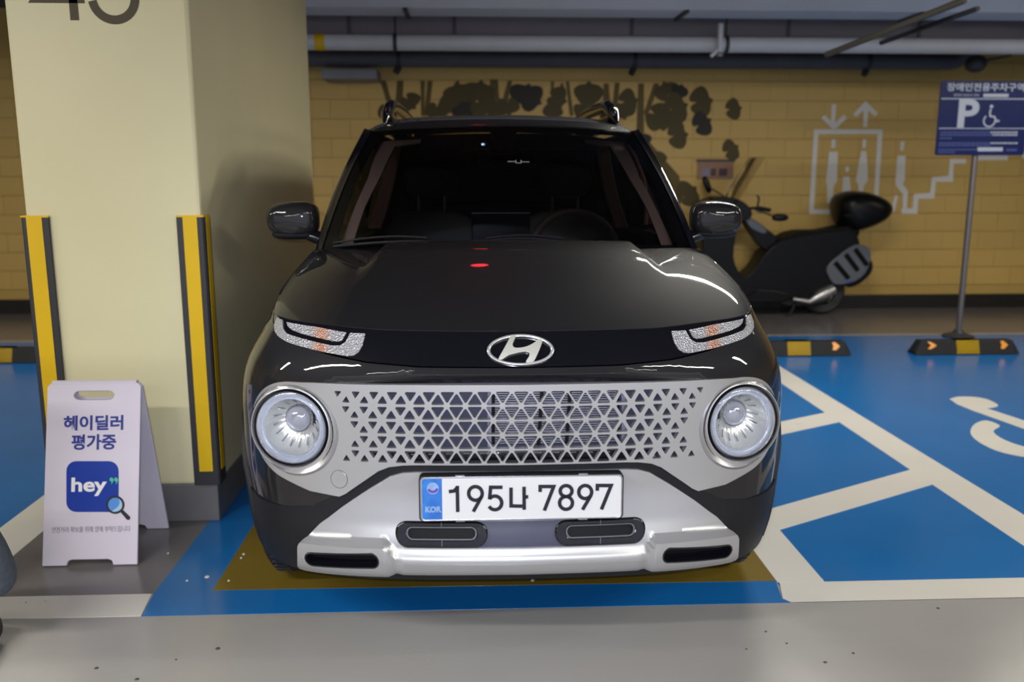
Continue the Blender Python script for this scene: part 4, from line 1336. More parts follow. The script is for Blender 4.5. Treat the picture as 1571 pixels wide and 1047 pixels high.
# ---- bonnet
def lid(t, r):
    se = S1 * t
    e = PS(np.array([se if abs(se) > 1e-9 else 1e-9]), np.array([float(ZE(abs(se)))]))[0]
    e1 = PS(np.array([S1]), np.array([.916]))[0]
    xn = e[0] / e1[0]
    s_, zs = side_edge(r)
    xs = float(CX(s_)) * float(AZ(zs))
    ky = .74 + (KY - .74) * t * t
    kz = 1.077 - (1.077 - KZ) * t ** 2
    y = e[1] + (ky - e[1]) * r
    g = 1 - (1 - r) ** (1.75 - .40 * abs(t) ** 2)
    z = e[2] + (kz - e[2]) * g
    # raised middle towards the windscreen
    x = xn * xs
    xe_ = .425 + .07 * (1 - r)
    z += .012 * float(sm((r - .30) / .5)) * float(np.clip((xe_ - abs(x)) / .020, 0, 1))
    z -= .014 * float(sm((r - .45) / .45)) * float(np.clip((abs(x) - xe_ + .02) / .02, 0, 1)) * float(np.clip((.66 - abs(x)) / (.66 - xe_), 0, 1))
    return (x, y, z)
tt = [math.copysign(abs(u) ** .85, u) for u in np.linspace(-1, 1, 73)]
bm = bmesh.new()
rs = [(i / 30) ** 1.25 for i in range(31)]
top = [[lid(t, r) for t in tt] for r in rs]
# rolled front lip
lip = [[(x, y + .012, z - .012) for x, y, z in top[0]]] + [[(x, y + .0015, z - .006) for x, y, z in top[0]]]
grid(bm, lip + top + [[(x, y + .004, z - .02) for x, y, z in top[-1]]])
finish('bonnet', bm, C['paint'], car, smooth=60)
# body behind the nose: dark inner liner so nothing is see-through
bm = bmesh.new()
sv = np.linspace(-1.0, 1.0, 61)
rows = [[tuple(FS(np.array([s]), np.array([z]), np.array([-.062]))[0].tolist()) for s in sv] for z in np.linspace(.19, .86, 12)]
grid(bm, rows)
rows = [[tuple(FS(np.array([s]), np.array([.19]), np.array([-.062]))[0].tolist()) for s in sv], [(float(np.interp(s, [-1, 1], [-.55, .55])), 1.2, .19) for s in sv]]
grid(bm, rows)
finish('engine_bay_liner', bm, C['black'], car, smooth=0)
bm = bmesh.new(); box(bm, (-.56, .25, .17), (.56, 3.45, .22)); finish('floor_pan', bm, C['black'], car, smooth=0, bevel=.01)
bm = bmesh.new(); box(bm, (-.56, .80, .22), (.56, .85, 1.0)); finish('bulkhead', bm, C['black'], car, smooth=0)

# ---- sides: fender, doors, quarter panel
ZB = 1.035
edge = [side_edge(r) for r in (0.10, .25, .4, .55, .7, .85, 1.0)]
arch_f = [(s_of_y(WY + AR * math.cos(R(a))), .31 + AR * math.sin(R(a))) for a in range(-15, 181, 7)]
sdoor = s_of_y(1.12)
af_up = [(s, z) for s, z in arch_f if s > .99]       # rear part of the arch going up and forward
fender = [(.99, .80)] + [(.99, .90)] + [p for p in edge if p[0] > .995] + [(s_of_y(.95), ZB + .008), (sdoor, ZB), (sdoor, .24), (s_of_y(WY + AR + .02), .225)] + af_up + [(.99, .62)]
skin('front_fender', fender, [], C['paint'], .0, -.012, step=.05, dloop=.04, mirror=True, smooth=50)
g = .003
s2, s3 = s_of_y(2.02), s_of_y(2.72)
skin('front_door', [(sdoor + g, ZB), (s2 - g, ZB), (s2 - g, .33), (sdoor + g, .33)], [], C['paint'], .0, -.03, step=.08, dloop=.06, mirror=True, smooth=50)
skin('rear_door', [(s2 + g, ZB), (s3, ZB), (s3, .72), (s3 - .08, .60), (s3 - .10, .33), (s2 + g, .33)], [], C['paint'], .0, -.03, step=.08, dloop=.06, mirror=True, smooth=50)
skin('side_sill', [(sdoor - .03, .325), (s_of_y(2.62), .325), (s_of_y(2.60), .21), (sdoor - .03, .21)], [], C['matte'], .008, -.03, step=.08, dloop=.06, mirror=True, smooth=50)
arch_r = [(s_of_y(RWY + AR * math.cos(R(a))), .31 + AR * math.sin(R(a))) for a in range(195, -16, -7)]
send = SS[-1]
quarter = [(s3 + g, ZB), (send, ZB), (send, .25), (s_of_y(RWY + AR) + .03, .25)] + [p for p in reversed(arch_r)] + [(s3 - .10 + g, .33), (s3 - .08 + g, .60), (s3 + g, .72)]
skin('rear_quarter', quarter, [], C['paint'], .0, -.02, step=.07, dloop=.04, mirror=True, smooth=50)
# arch lips
for nm, yc in (('front', WY), ('rear', RWY)):
    for k in (-1, 1):
        bm = bmesh.new()
        rows = []
        for a in range(-12, 193, 6):
            row = []
            for rr_, dd in ((AR - .004, -.05), (AR - .004, .009), (AR + .004, .012), (AR + .045, .008), (AR + .048, -.002)):
                y_, z_ = yc + rr_ * math.cos(R(a)), .31 + rr_ * math.sin(R(a))
                s_ = s_of_y(max(.17, y_))
                row.append(tuple(FS(np.array([k * s_]), np.array([max(.16, z_)]), np.array([dd]))[0].tolist()))
            rows.append(row)
        grid(bm, rows)
        finish('arch_trim', bm, C['matte'] if nm == 'rear' else C['matte'], car, smooth=50)
# door handles
for k in (-1, 1):
    for y_ in (1.86, 2.58):
        p = FS(np.array([k * s_of_y(y_)]), np.array([.90]), np.array([.012]))[0]
        bm = bmesh.new(); blob(bm, p.tolist(), (.014, .09, .014), 3, 16); finish('door_handle', bm, C['paint'], car)

# ---- cabin
def Gm(u, v, d):
    """greenhouse side: u = y, v = 0 belt .. 1 roof edge; side from global GK"""
    u = np.asarray(u, float); v = np.asarray(v, float) + 0 * u
    x = .664 + (.548 - .664) * v + .018 * np.sin(np.pi * v)
    x = x - .05 * sm((u - 3.0) / .55)
    z = 1.03 + (1.475 - 1.03) * v
    return np.stack([GK * (x + np.asarray(d)), u, z + 0.0 * u], -1)
for k in (-1, 1):
    GK = k
    fr = [(.885, 0), (1.425, 1), (3.28, 1), (3.50, 0)]
    w1 = [(1.14, .07), (1.52, .86), (1.56, .90), (1.95, .90), (1.98, .86), (1.98, .07)]
    w2 = [(2.07, .07), (2.07, .86), (2.10, .90), (2.66, .90), (2.72, .84), (2.72, .10)]
    bm = bmesh.new(); region(bm, fr, [w1, w2], Gm, .0, -.03, .1, .08); finish('window_surround', bm, C['paint'], car, smooth=50, bevel=.003)
    for ww, nm in ((w1, 'front_side_window'), (w2, 'rear_side_window')):
        bm = bmesh.new(); region(bm, ww, [], Gm, -.012, None, .1, .08); finish(nm, bm, C['sideglass'], car, smooth=50, recalc=False)
# windscreen glass and black border
def ws(t, r):
    xb, yb, zb = .637 * t, .755 + (.855 - .755) * t * t, 1.062 - (1.062 - 1.042) * t * t
    xt, yt_, zt_ = .516 * t, 1.335 + .07 * t * t, 1.487 - .016 * t * t
    b = math.sin(math.pi * r)
    return (xb + (xt - xb) * r + .006 * t * b, yb + (yt_ - yb) * r - .022 * b, zb + (zt_ - zb) * r + .014 * b)
def wsmap(u, v, d):
    out = []
    for a, b, dd in zip(np.atleast_1d(u), np.atleast_1d(v), np.atleast_1d(np.asarray(d) + 0 * np.asarray(u))):
        p = Vector(ws(a, b)); q1 = Vector(ws(a + .01, b)); q2 = Vector(ws(a, b + .01))
        n = (q1 - p).cross(q2 - p).normalized()
        if n.y > 0: n = -n
        out.append(tuple(p + n * dd))
    return np.array(out)
full = [(-1, 0), (1, 0), (1, 1), (-1, 1)]
inner = [(-.93, .035), (.93, .035), (.945, .5), (.915, .955), (.10, .95), (.07, .86), (-.07, .86), (-.10, .95), (-.915, .955), (-.945, .5)]
bm = bmesh.new(); region(bm, full, [], wsmap, 0, None, .06, .06); finish('windscreen', bm, C['windscreen'], car, smooth=60, recalc=False)
bm = bmesh.new(); region(bm, full, [inner], wsmap, -.002, -.006, .06, .05); finish('windscreen_border', bm, C['black'], car, smooth=60)
# pillars beside the glass
for k in (-1, 1):
    bm = bmesh.new()
    rows = []
    for i in range(17):
        r = i / 16
        p = Vector(ws(1, r)); b = math.sin(math.pi * r)
        GK = 1
        yq = .885 + (1.425 - .885) * r
        q = Vector(Gm(np.array([yq]), np.array([r]), np.array([0.]))[0].tolist())
        mid = (p + q) / 2 + Vector((.010, -.014, .008))
        ring = [p + Vector((-.004, .012, 0)), p + Vector((.002, -.004, .003)), mid + (p - mid) * .35, mid, mid + (q - mid) * .5 + Vector((.004, 0, 0)), q, q + Vector((-.03, .01, 0)), p + Vector((-.004, .05, -.005))]
        rows.append([(v.x * k, v.y, v.z) for v in ring])
    V = grid(bm, rows, True); bm.faces.new(V[0]); bm.faces.new(V[-1])
    finish('windscreen_pillar', bm, C['gloss'], car, smooth=50)
# roof
def roofp(t, r):
    y0_ = 1.335 + .07 * t * t
    y = y0_ + (3.30 - y0_) * r
    e = abs(t)
    hw = .556
    zc = float(np.interp(r, [0, .04, .12, .25, .45, .7, .9, 1], [1.490, 1.514, 1.542, 1.563, 1.570, 1.560, 1.538, 1.515]))
    z = zc - .020 * e ** 2 - .035 * e ** 9
    x = hw * t - (.030 * t * (1 - sm(np.array(r / .1)).item()) )
    return (x, y, z)
bm = bmesh.new()
tt2 = np.linspace(-1, 1, 41)
rows = [[(x, y - .003, z - .012) for x, y, z in [roofp(t, 0) for t in tt2]]] + [[roofp(t, r) for t in tt2] for r in [0, .01, .03, .06, .1, .15, .2, .3, .4, .5, .6, .7, .8, .9, .96, 1]]
grid(bm, rows)
finish('roof', bm, C['paint'], car, smooth=60)
bm = bmesh.new()
rows = [[roofp(t, 0.0)[0] * .97, roofp(t, 0)[1] + .01, roofp(t, 0)[2] - .03] for t in tt2], [(roofp(t, 1)[0] * .95, 3.25, 1.45) for t in tt2]
grid(bm, rows); finish('headliner', bm, C['interior'], car, smooth=0)
for k in (-1, 1):
    bm = bmesh.new()
    path = spl([(k * .478, 1.54, 1.500), (k * .474, 1.60, 1.535), (k * .468, 1.68, 1.566), (k * .464, 1.80, 1.580), (k * .46, 2.3, 1.588), (k * .455, 2.9, 1.570), (k * .455, 3.06, 1.540), (k * .46, 3.14, 1.500)], 5)
    rows = []
    for i, p in enumerate(path):
        f = min(1, i / 6, (len(path) - 1 - i) / 6)
        ff = .30 + .70 * min(1, i / 5, (len(path) - 1 - i) / 5)
        wd_ = .024 * ff
        rows.append([(p[0] + wd_ * math.cos(R(a)), p[1], p[2] + .012 + .030 * ff * math.sin(R(a))) for a in range(0, 360, 30)])
    V = grid(bm, rows, True); bm.faces.new(V[0]); bm.faces.new(V[-1])
    finish('roof_rail', bm, C['gloss'], car, smooth=50)
    for y_ in (1.70, 3.00):
        bm = bmesh.new(); blob(bm, (k * .468, y_ + (.05 if y_ < 2 else 0), 1.548), (.019, .19, .045), 2.6, 18)
        finish('rail_foot', bm, C['gloss'], car, smooth=60)
# rear closing: tailgate glass and lower
bm = bmesh.new()
rows = []
for r in np.linspace(0, 1, 6):
    rows.append([((.615 + (.53 - .615) * r) * t, 3.50 - .21 * r - .02 * t * t, 1.03 + (1.49 - 1.03) * r) for t in np.linspace(-1, 1, 15)])
grid(bm, rows); finish('rear_window', bm, mat('rear_tinted_glass', (.004, .004, .005), .05, coat=1), car, smooth=60)
for k in (-1, 1):
    p = FS(np.array([k * (send - .62)]), np.array([.62]), np.array([.004]))[0]
    bm = bmesh.new(); lathe(bm, [(0, .02), (.06, .018), (.07, -.0)], Matrix.Translation(p.tolist()), 24); finish('tail_lamp', bm, C['red'], car, smooth=50)
# cowl under the windscreen
bm = bmesh.new()
rows = [[lid(t, 1.0) for t in tt], [(ws(t * .995, 0)[0], ws(t, 0)[1] + .02, ws(t, 0)[2] - .016) for t in tt]]
rows[0] = [(x, y - .02, z - .022) for x, y, z in rows[0]]
grid(bm, rows); finish('cowl', bm, C['matte'], car, smooth=0)
# wipers
def wp(t, r, e=.012):
    p = wsmap(np.array([t]), np.array([r]), np.array([e]))[0]; return tuple(p.tolist())
bm = bmesh.new(); tube(bm, [wp(-.93 + i * .065, .018 + .022 * math.sin(i / 12 * math.pi) - .012 * i / 12, .012) for i in range(11)], .0055, 8)
w_ = finish('wiper_blade', bm, C['wiper'], car)
bm = bmesh.new(); tube(bm, [wp(-.93 + i * .05, .030 + .03 * math.sin(i / 12 * math.pi), .02) for i in range(11)], .004, 8); finish('wiper_arm', bm, C['wiper'], w_)
bm = bmesh.new(); tube(bm, [wp(-.22 + i * .055, .010 + .035 * math.sin(i / 10 * math.pi), .012) for i in range(15)][:14], .0055, 8)
w_ = finish('wiper_blade', bm, C['wiper'], car)
bm = bmesh.new(); tube(bm, [wp(-.12 + i * .04, .035 + .02 * math.sin(i / 10 * math.pi), .02) for i in range(11)], .004, 8); finish('wiper_arm', bm, C['wiper'], w_)

# ---- door mirrors
for k in (-1, 1):
    mr = empty('door_mirror', (0, 0, 0), 0, car)
    bm = bmesh.new()
    cxm, czm = k * .758, 1.146
    rows = []
    prof = [(.62, -.050), (.82, -.043), (.93, -.030), (.99, -.008), (1.0, .02), (.985, .05)]
    shp = []
    for i in range(48):
        a = 2 * math.pi * i / 48
        c, s = math.cos(a), math.sin(a)
        ex = 3.4
        rr_ = (abs(c) ** ex + abs(s) ** ex) ** (-1 / ex)
        x, z = .090 * rr_ * c, .063 * rr_ * s
        if z > 0: z -= .010 * max(0, c)          # outer top corner droops
        if c > 0: z += (.012 * c if z < 0 else 0)
        shp.append((x, z))
    rows = [[(cxm + k * x * f, .99 + y, czm + z * f) for x, z in shp] for f, y in prof]
    V = grid(bm, rows, True); 
    cv = bm.verts.new((cxm, .934, czm))
    for i in range(48): bm.faces.new((V[0][(i + 1) % 48], V[0][i], cv))
    bm.faces.new(V[-1])
    finish('mirror_cap', bm, C['paint'], mr, smooth=60)
    bm = bmesh.new()
    blob(bm, (cxm - k * .004, .992, czm - .050), (.078, .046, .020), 2.6, 20)
    finish('mirror_base', bm, C['matte'], mr, smooth=60)
    bm = bmesh.new()
    A = [(k * .722, .985, 1.100), (k * .68, .99, 1.085), (k * .645, 1.0, 1.068)]
    rows = []
    for (x, y, z), h in zip(A, (.020, .026, .030)):
        rows.append([(x, y + .03 * math.cos(R(a)), z + h * math.sin(R(a))) for a in range(0, 360, 30)])
    V = grid(bm, rows, True); bm.faces.new(V[0]); bm.faces.new(V[-1])
    finish('mirror_arm', bm, C['gloss'], mr, smooth=60)

# ---- wheels
def wheel(x, y, k):
    wl = empty('wheel', (x, y, .306), 0, car)
    Mw = Matrix.Rotation(R(90) * -k, 4, 'Z')
    Wt, Rt = .0975, .304
    bm = bmesh.new()
    prof = [(.20, -Wt + .012), (.235, -Wt), (.275, -Wt + .004), (.296, -Wt + .020), (.303, -Wt + .045), (Rt, -.03), (.300, -.028), (.300, -.022), (Rt, -.02), (Rt, .02), (.300, .022), (.300, .028), (Rt, .03),
            (.303, Wt - .045), (.296, Wt - .02), (.275, Wt - .004), (.235, Wt), (.20, Wt - .012)]
    lathe(bm, prof, Mw, 60)
    for j in range(60):   # tread lugs on the shoulders
        a = 2 * math.pi * j / 60
        for s in (-1, 1):
            box(bm, (-.0085, s * (Wt - .052) - .022, .298), (.0085, s * (Wt - .052) + .022, .3062), Mw @ Matrix.Rotation(a, 4, 'Y'))
    finish('tyre', bm, C['tyre'], wl, smooth=40)
    bm = bmesh.new()
    lathe(bm, [(.203, -.085), (.198, -.092), (.188, -.088), (.182, -.05), (.182, .07), (.203, .085)], Mw, 48)
    lathe(bm, [(0, -.082), (.03, -.082), (.04, -.075), (.045, -.05), (.0, -.05)], Mw, 24)
    for j in range(5):
        a = 2 * math.pi * j / 5
        Ms = Mw @ Matrix.Rotation(a, 4, 'Y')
        box(bm, (-.022, -.084, .03), (-.006, -.055, .19), Ms); box(bm, (.006, -.084, .03), (.022, -.055, .19), Ms)
    finish('rim', bm, C['rim'], wl, smooth=40, bevel=.002, seg=1)
    bm = bmesh.new(); lathe(bm, [(0, -.03), (.13, -.03), (.13, -.015), (0, -.015)], Mw, 32); finish('brake_disc', bm, C['dchrome'], wl, smooth=40)
for k in (-1, 1):
    wheel(k * .690, WY, k); wheel(k * .690, RWY, k)
    for yc in (WY, RWY):   # inner arches
        bm = bmesh.new()
        rows = []
        for a in range(-10, 191, 10):
            rows.append([(k * x, yc + .343 * math.cos(R(a)), .31 + .343 * math.sin(R(a))) for x in (.56, .77)])
        rows2 = [[(k * .565, yc + rr_ * math.cos(R(a)), .31 + rr_ * math.sin(R(a))) for rr_ in (.0, .343)] for a in range(-10, 191, 10)]
        grid(bm, rows); grid(bm, rows2)
        finish('arch_liner', bm, C['black'], car, smooth=40)

# ---- inside
bm = bmesh.new()
rows = []
for t in np.linspace(-1, 1, 21):
    rows.append([(.60 * t, y, z) for y, z in ((.86, 1.0), (.95, 1.025), (1.15, 1.035), (1.32, 1.020), (1.40, .97), (1.40, .70))])
grid(bm, rows); dash = finish('dashboard', bm, C['interior'], car, smooth=60)
bm = bmesh.new(); box(bm, (-.125, 1.24, 1.03), (.10, 1.26, 1.158)); finish('display_screen', bm, C['gloss'], dash, smooth=0, bevel=.004)
bm = bmesh.new(); box(bm, (-.125, 1.238, 1.156), (.10, 1.241, 1.1585)); finish('dash_reflection_strip', bm, C['dchrome'], dash, smooth=0)  # pale strip modelled in place of the light line reflected over the dash
bm = bmesh.new()
Msw = Matrix.Translation((.30, 1.46, .985)) @ Matrix.Rotation(R(-24), 4, 'X')
tube(bm, [Msw @ Vector((.18 * math.cos(R(a)), 0, .18 * math.sin(R(a)))) for a in range(0, 361, 12)], .016, 10, cap=False)
lathe(bm, [(0, -.03), (.06, -.02), (.07, .02), (0, .05)], Msw, 20)
tube(bm, [Msw @ Vector((-.17, 0, 0)), Msw @ Vector((.17, 0, 0))], .016, 8)
finish('steering_wheel', bm, mat('brown_rim_leather', (.05, .03, .028), .5), car)
for k in (-1, 1):
    st_ = empty('front_seat', (0, 0, 0), 0, car)
    bm = bmesh.new(); blob(bm, (k * .31, 1.95, .81), (.24, .10, .33), 3.5, 20); finish('seat_back', bm, C['interior'], st_)
    bm = bmesh.new(); blob(bm, (k * .31, 2.0, 1.275), (.125, .055, .080), 3, 18); finish('headrest', bm, C['interior'], st_)
    bm = bmesh.new()
    for s in (-.060, .060): tube(bm, [(k * .31 + s, 1.975, 1.10), (k * .31 + s, 1.975, 1.225)], .006, 8)
    finish('headrest_rod', bm, C['dchrome'], st_)
    bm = bmesh.new(); blob(bm, (k * .33, 1.68, .50), (.24, .28, .10), 3.5, 20); finish('seat_cushion', bm, C['interior'], st_)
bm = bmesh.new(); blob(bm, (0, 2.95, .80), (.56, .12, .34), 4, 20); finish('rear_seat', bm, C['interior'], car)
# driver assistance camera behind the glass and its little lens
bm = bmesh.new(); blob(bm, (0, 1.36, 1.415), (.06, .05, .035), 3, 18); sc_ = finish('camera_housing', bm, C['black'], car)
bm = bmesh.new()
q = wsmap(np.array([-.13, .13 * .0, .0, -.13 + .0]), np.array([0, 0, 0, 0]), np.array([0, 0, 0, 0]))
tri_ = [wp(-.225, .775, -.0012), wp(-.070, .775, -.0012), wp(-.125, .835, -.0012), wp(-.170, .835, -.0012)]
vs = [bm.verts.new(p) for p in tri_]; bm.faces.new(vs)
r_ = bmesh.ops.solidify(bm, geom=bm.faces[:], thickness=.002)
finish('camera_window', bm, mat('camera_window_grey', (.07, .08, .10), .2), sc_, smooth=0)
bm = bmesh.new(); p = wp(-.147, .808, -.001); lathe(bm, [(0, -.004), (.007, -.003), (.008, .0)], Matrix.Translation(p), 16); finish('camera_lens', bm, mat('lens_blue', (.25, .5, .7), .1, metal=.5), sc_)
bm = bmesh.new(); blob(bm, (.02, 1.46, 1.36), (.12, .02, .035), 3.4, 20); finish('inner_mirror', bm, C['black'], car)
# small scale mark stuck on the glass
bm = bmesh.new()
for a, b in (((.015, .645), (.065, .645)), ((.105, .643), (.155, .643))):
    tube(bm, [wp(*a, .001), wp(*b, .001)], .0012, 5)
cq = [wp(.068, .632, .001), wp(.102, .632, .001), wp(.102, .656, .001), wp(.068, .656, .001), wp(.068, .632, .001)]
tube(bm, cq[0:2], .0010, 5); tube(bm, cq[1:3], .0016, 5); tube(bm, cq[3:5], .0016, 5)
finish('glass_sticker', bm, mat('sticker_grey', (.35, .35, .38), .5), car, smooth=0)
# inner trim of the pillars, brownish
for k in (-1, 1):
    bm = bmesh.new()
    tp = [(-.935, .08), (-.865, .07), (-.855, .35), (-.82, .60), (-.80, .90), (-.62, .925), (-.62, .955), (-.94, .955), (-.90, .6)]
    region(bm, [(k * a, b) for a, b in tp], [], wsmap, -.030, -.036, 0, .05)
    finish('pillar_trim', bm, C['brown'], car, smooth=60)
    bm = bmesh.new()
    rows = [[(k * (x0 - .10 * f - .012 * math.sin(3.14 * f)), 1.93 + dy, 1.06 + .385 * f) for x0, dy in ((.545, 0), (.600, 0), (.610, .05), (.545, .05))] for f in (0, .25, .5, .75, 1)]
    V = grid(bm, rows, True); bm.faces.new(V[0]); bm.faces.new(V[-1])
    finish('pillar_trim', bm, mat('rear_pillar_cloth', (.62, .38, .34), .9), car, smooth=40)
# ================================================================ scooter by the wall
K = {}
K['body'] = mat('gloss_black_fairing', (0.004, 0.004, 0.005), 0.35, spec=0.3)
K['seat'] = mat('black_seat_vinyl', (0.006, 0.006, 0.007), 0.6, spec=0.2)
K['grey'] = mat('grey_scooter_panel', (0.14, 0.15, 0.175), 0.4, metal=0.3)
K['steel'] = mat('scooter_exhaust_steel', (0.45, 0.44, 0.44), 0.3, metal=0.8)
K['dark'] = mat('dark_scooter_metal', (0.03, 0.03, 0.035), 0.45, metal=0.4)
K['shield'] = glassmat('smoked_wind_shield', (0.92, 0.9, 0.85), 0.85)
SYc = 8.22
sx_, _ = at(1258, 480, SYc)
sc = empty('scooter', (sx_, SYc, 0.0015))
tag(sc, 'black motor scooter with a top box parked along the yellow wall', 'motor scooter')
def sp(u, v):
    x, z = at(u, v, SYc); return (x - sx_, z)
def slab(name, pts, y0, y1, m, bevel=.02, k=3, parent=sc, closed_spline=True):
    P_ = [sp(*p) for p in pts]
    if closed_spline: P_ = spl(P_, k, True)
    bm = bmesh.new()
    region(bm, P_, [], lambda u, v, d: np.stack([u, np.asarray(d) + 0 * np.asarray(u), v], -1), y0, y1, 0, 1e9)
    return finish(name, bm, m, parent, smooth=50, bevel=bevel, seg=3)
def swheel(cx, r):
    wl = empty('wheel', (cx, 0, r), 0, sc)
    bm = bmesh.new(); lathe(bm, [(r - .07, -.04), (r - .03, -.058), (r - .008, -.045), (r, -.015), (r, .015), (r - .008, .045), (r - .03, .058), (r - .07, .04)], None, 40); finish('tyre', bm, C['tyre'], wl)
    bm = bmesh.new(); lathe(bm, [(r - .065, -.038), (r - .085, -.03), (r - .085, .03), (r - .065, .038)], None, 36); lathe(bm, [(0, -.05), (.04, -.05), (.045, .05), (0, .05)], None, 20)
    for j in range(5): box(bm, (-.014, -.022, .03), (.014, .022, r - .08), Matrix.Rotation(2 * math.pi * j / 5, 4, 'Y'))
    finish('rim', bm, K['dark'], wl, smooth=40)
    bm = bmesh.new(); lathe(bm, [(.045, -.052), (.10, -.052), (.10, -.048), (.045, -.048)], None, 28); finish('brake_disc', bm, K['steel'], wl)
rw = .215
swheel(0.0, rw)
swheel(-1.30, rw)
slab('tail_body', [(1150, 412), (1168, 386), (1192, 368), (1230, 360), (1285, 352), (1306, 362), (1306, 390), (1285, 418), (1262, 440), (1225, 452), (1180, 458), (1148, 452), (1120, 444), (1128, 430)], -.15, .15, K['body'], .04)
slab('seat', [(1182, 378), (1196, 363), (1222, 354), (1256, 353), (1292, 346), (1308, 350), (1304, 364), (1262, 368), (1222, 372), (1200, 380)], -.135, .135, K['seat'], .03)
slab('floor_board', [(1070, 432), (1100, 440), (1150, 440), (1200, 446), (1196, 460), (1140, 462), (1080, 458), (1062, 446)], -.17, .17, K['body'], .02)
slab('leg_shield', [(1078, 328), (1112, 330), (1120, 352), (1116, 392), (1128, 420), (1152, 440), (1128, 452), (1092, 440), (1074, 400), (1068, 360)], -.20, .20, K['body'], .04)
slab('inner_shield', [(1136, 334), (1152, 336), (1192, 366), (1196, 376), (1180, 384), (1164, 378), (1146, 352)], -.06, .06, K['body'], .02)
slab('grab_panel', [(1138, 333), (1150, 336), (1172, 352), (1168, 358), (1150, 350)], -.068, -.058, K['grey'], .004)
slab('front_cowl', [(1072, 318), (1086, 305), (1110, 302), (1134, 310), (1146, 326), (1136, 338), (1096, 340), (1076, 334)], -.16, .16, K['body'], .05)
slab('front_fender', [(1020, 430), (1040, 412), (1068, 414), (1088, 436), (1078, 440), (1050, 424), (1030, 436)], -.07, .07, K['body'], .02)
# fork
bm = bmesh.new()
for s in (-.08, .08): 
    a = sp(1088, 340); tube(bm, [(a[0], s * .9, a[1]), (-1.30, s, rw)], .022, 10)
finish('fork', bm, K['dark'], sc)
# wind shield, a bent clear sheet
bm = bmesh.new(); rows = []
for i in range(7):
    f = i / 6
    x, z = sp(1110 + 48 * f, 316 - 74 * f)
    rows.append([(x - .05 + .10 * abs(y / .2) ** 2, y * (1 - .25 * f), z) for y in np.linspace(-.20, .20, 11)])
grid(bm, rows); finish('wind_shield', bm, K['shield'], sc, smooth=60, recalc=False)
# handlebar with grips, levers, mirrors
hx, hz = sp(1140, 320)
bm = bmesh.new(); tube(bm, [(hx + .14, -.33, hz - .005), (hx + .07, -.20, hz + .01), (hx, -.08, hz), (hx, .08, hz), (hx + .07, .20, hz + .01), (hx + .14, .33, hz - .005)], .013, 10); hb = finish('handlebar', bm, K['dark'], sc)
for s in (-1, 1):
    bm = bmesh.new(); tube(bm, [(hx + .085, s * .22, hz + .008), (hx + .14, s * .33, hz - .005)], .019, 12); finish('grip', bm, C['tyre'], hb)
    bm = bmesh.new(); tube(bm, [(hx + .05, s * .20, hz - .01), (hx + .07, s * .33, hz - .03)], .006, 6); finish('lever', bm, K['steel'], hb)
def smirror(u, v, y, rx, rz, tilt_):
    x, z = sp(u, v)
    m_ = empty('mirror', (0, 0, 0), 0, sc)
    bm = bmesh.new(); blob(bm, (0, 0, 0), (rx, .035, rz), 2.6, 18); bmesh.ops.transform(bm, matrix=Matrix.Translation((x, y, z)) @ Matrix.Rotation(R(tilt_), 4, 'Y'), verts=bm.verts); finish('mirror_shell', bm, K['body'], m_)
    bm = bmesh.new(); tube(bm, [(x, y, z - .01), (hx + .04, y * .8, hz)], .007, 8); finish('mirror_stalk', bm, K['dark'], m_)
smirror(1093, 284, .20, .085, .03, 68)
smirror(1181, 332, -.28, .075, .033, 0)
bm = bmesh.new(); x, z = sp(1152, 308); tube(bm, [(x, -.2, z - .06), (x + .01, -.2, z + .03), (x - .01, -.2, z + .05)], .010, 8); finish('brake_reservoir', bm, K['dark'], sc)
# top box
tb = empty('top_box', (0, 0, 0), 0, sc)
P_ = [(1278, 318), (1283, 302), (1300, 294), (1326, 295), (1350, 304), (1363, 318), (1356, 334), (1336, 346), (1308, 355), (1292, 350), (1282, 336)]
bm = bmesh.new()
cen = sp(1318, 324)
out = spl([sp(*p) for p in P_], 3, True)
rows = []
for f, y in ((.35, -.23), (.62, -.215), (.82, -.18), (.95, -.12), (1.0, -.04), (1.0, .04), (.95, .12), (.82, .18), (.62, .215), (.35, .23)):
    rows.append([(cen[0] + (x - cen[0]) * f, y, cen[1] + (z - cen[1]) * f) for x, z in out])
V = grid(bm, rows, True); bm.faces.new(V[0]); bm.faces.new(V[-1])
finish('box_shell', bm, K['body'], tb, smooth=60)
bm = bmesh.new(); tube(bm, [sp(1282, 330)[:1] + (-.205,) + sp(1282, 330)[1:], sp(1320, 328)[:1] + (-.225,) + sp(1320, 328)[1:], sp(1355, 322)[:1] + (-.17,) + sp(1355, 322)[1:]], .006, 6); finish('box_seam', bm, K['dark'], tb)
slab('box_bracket', [(1270, 352), (1300, 350), (1312, 356), (1300, 366), (1276, 366)], -.07, .07, K['dark'], .008)
# grey tail panel with dark slats and hugger
slab('tail_guard', [(1258, 408), (1276, 390), (1300, 374), (1320, 378), (1324, 394), (1316, 416), (1298, 430), (1272, 434), (1262, 424)], -.17, -.10, K['grey'], .012)
for a, b in (((1270, 400), (1290, 424)), ((1286, 388), (1304, 412)), ((1300, 380), (1318, 404))):
    x0, z0 = sp(*a); x1, z1 = sp(*b)
    bm = bmesh.new(); tube(bm, [(x0, -.172, z0), (x1, -.172, z1)], .022, 8); finish('guard_slot', bm, K['body'], sc)
slab('rear_hugger', [(1308, 400), (1322, 392), (1333, 402), (1331, 418), (1314, 434), (1298, 440), (1292, 434), (1306, 424)], -.08, .08, K['body'], .012)
x0, z0 = sp(1291, 429)
bm = bmesh.new(); blob(bm, (x0, -.15, z0), (.04, .03, .022), 2.4, 14); finish('side_reflector', bm, mat('bluish_reflector', (.08, .10, .30), .2), sc)
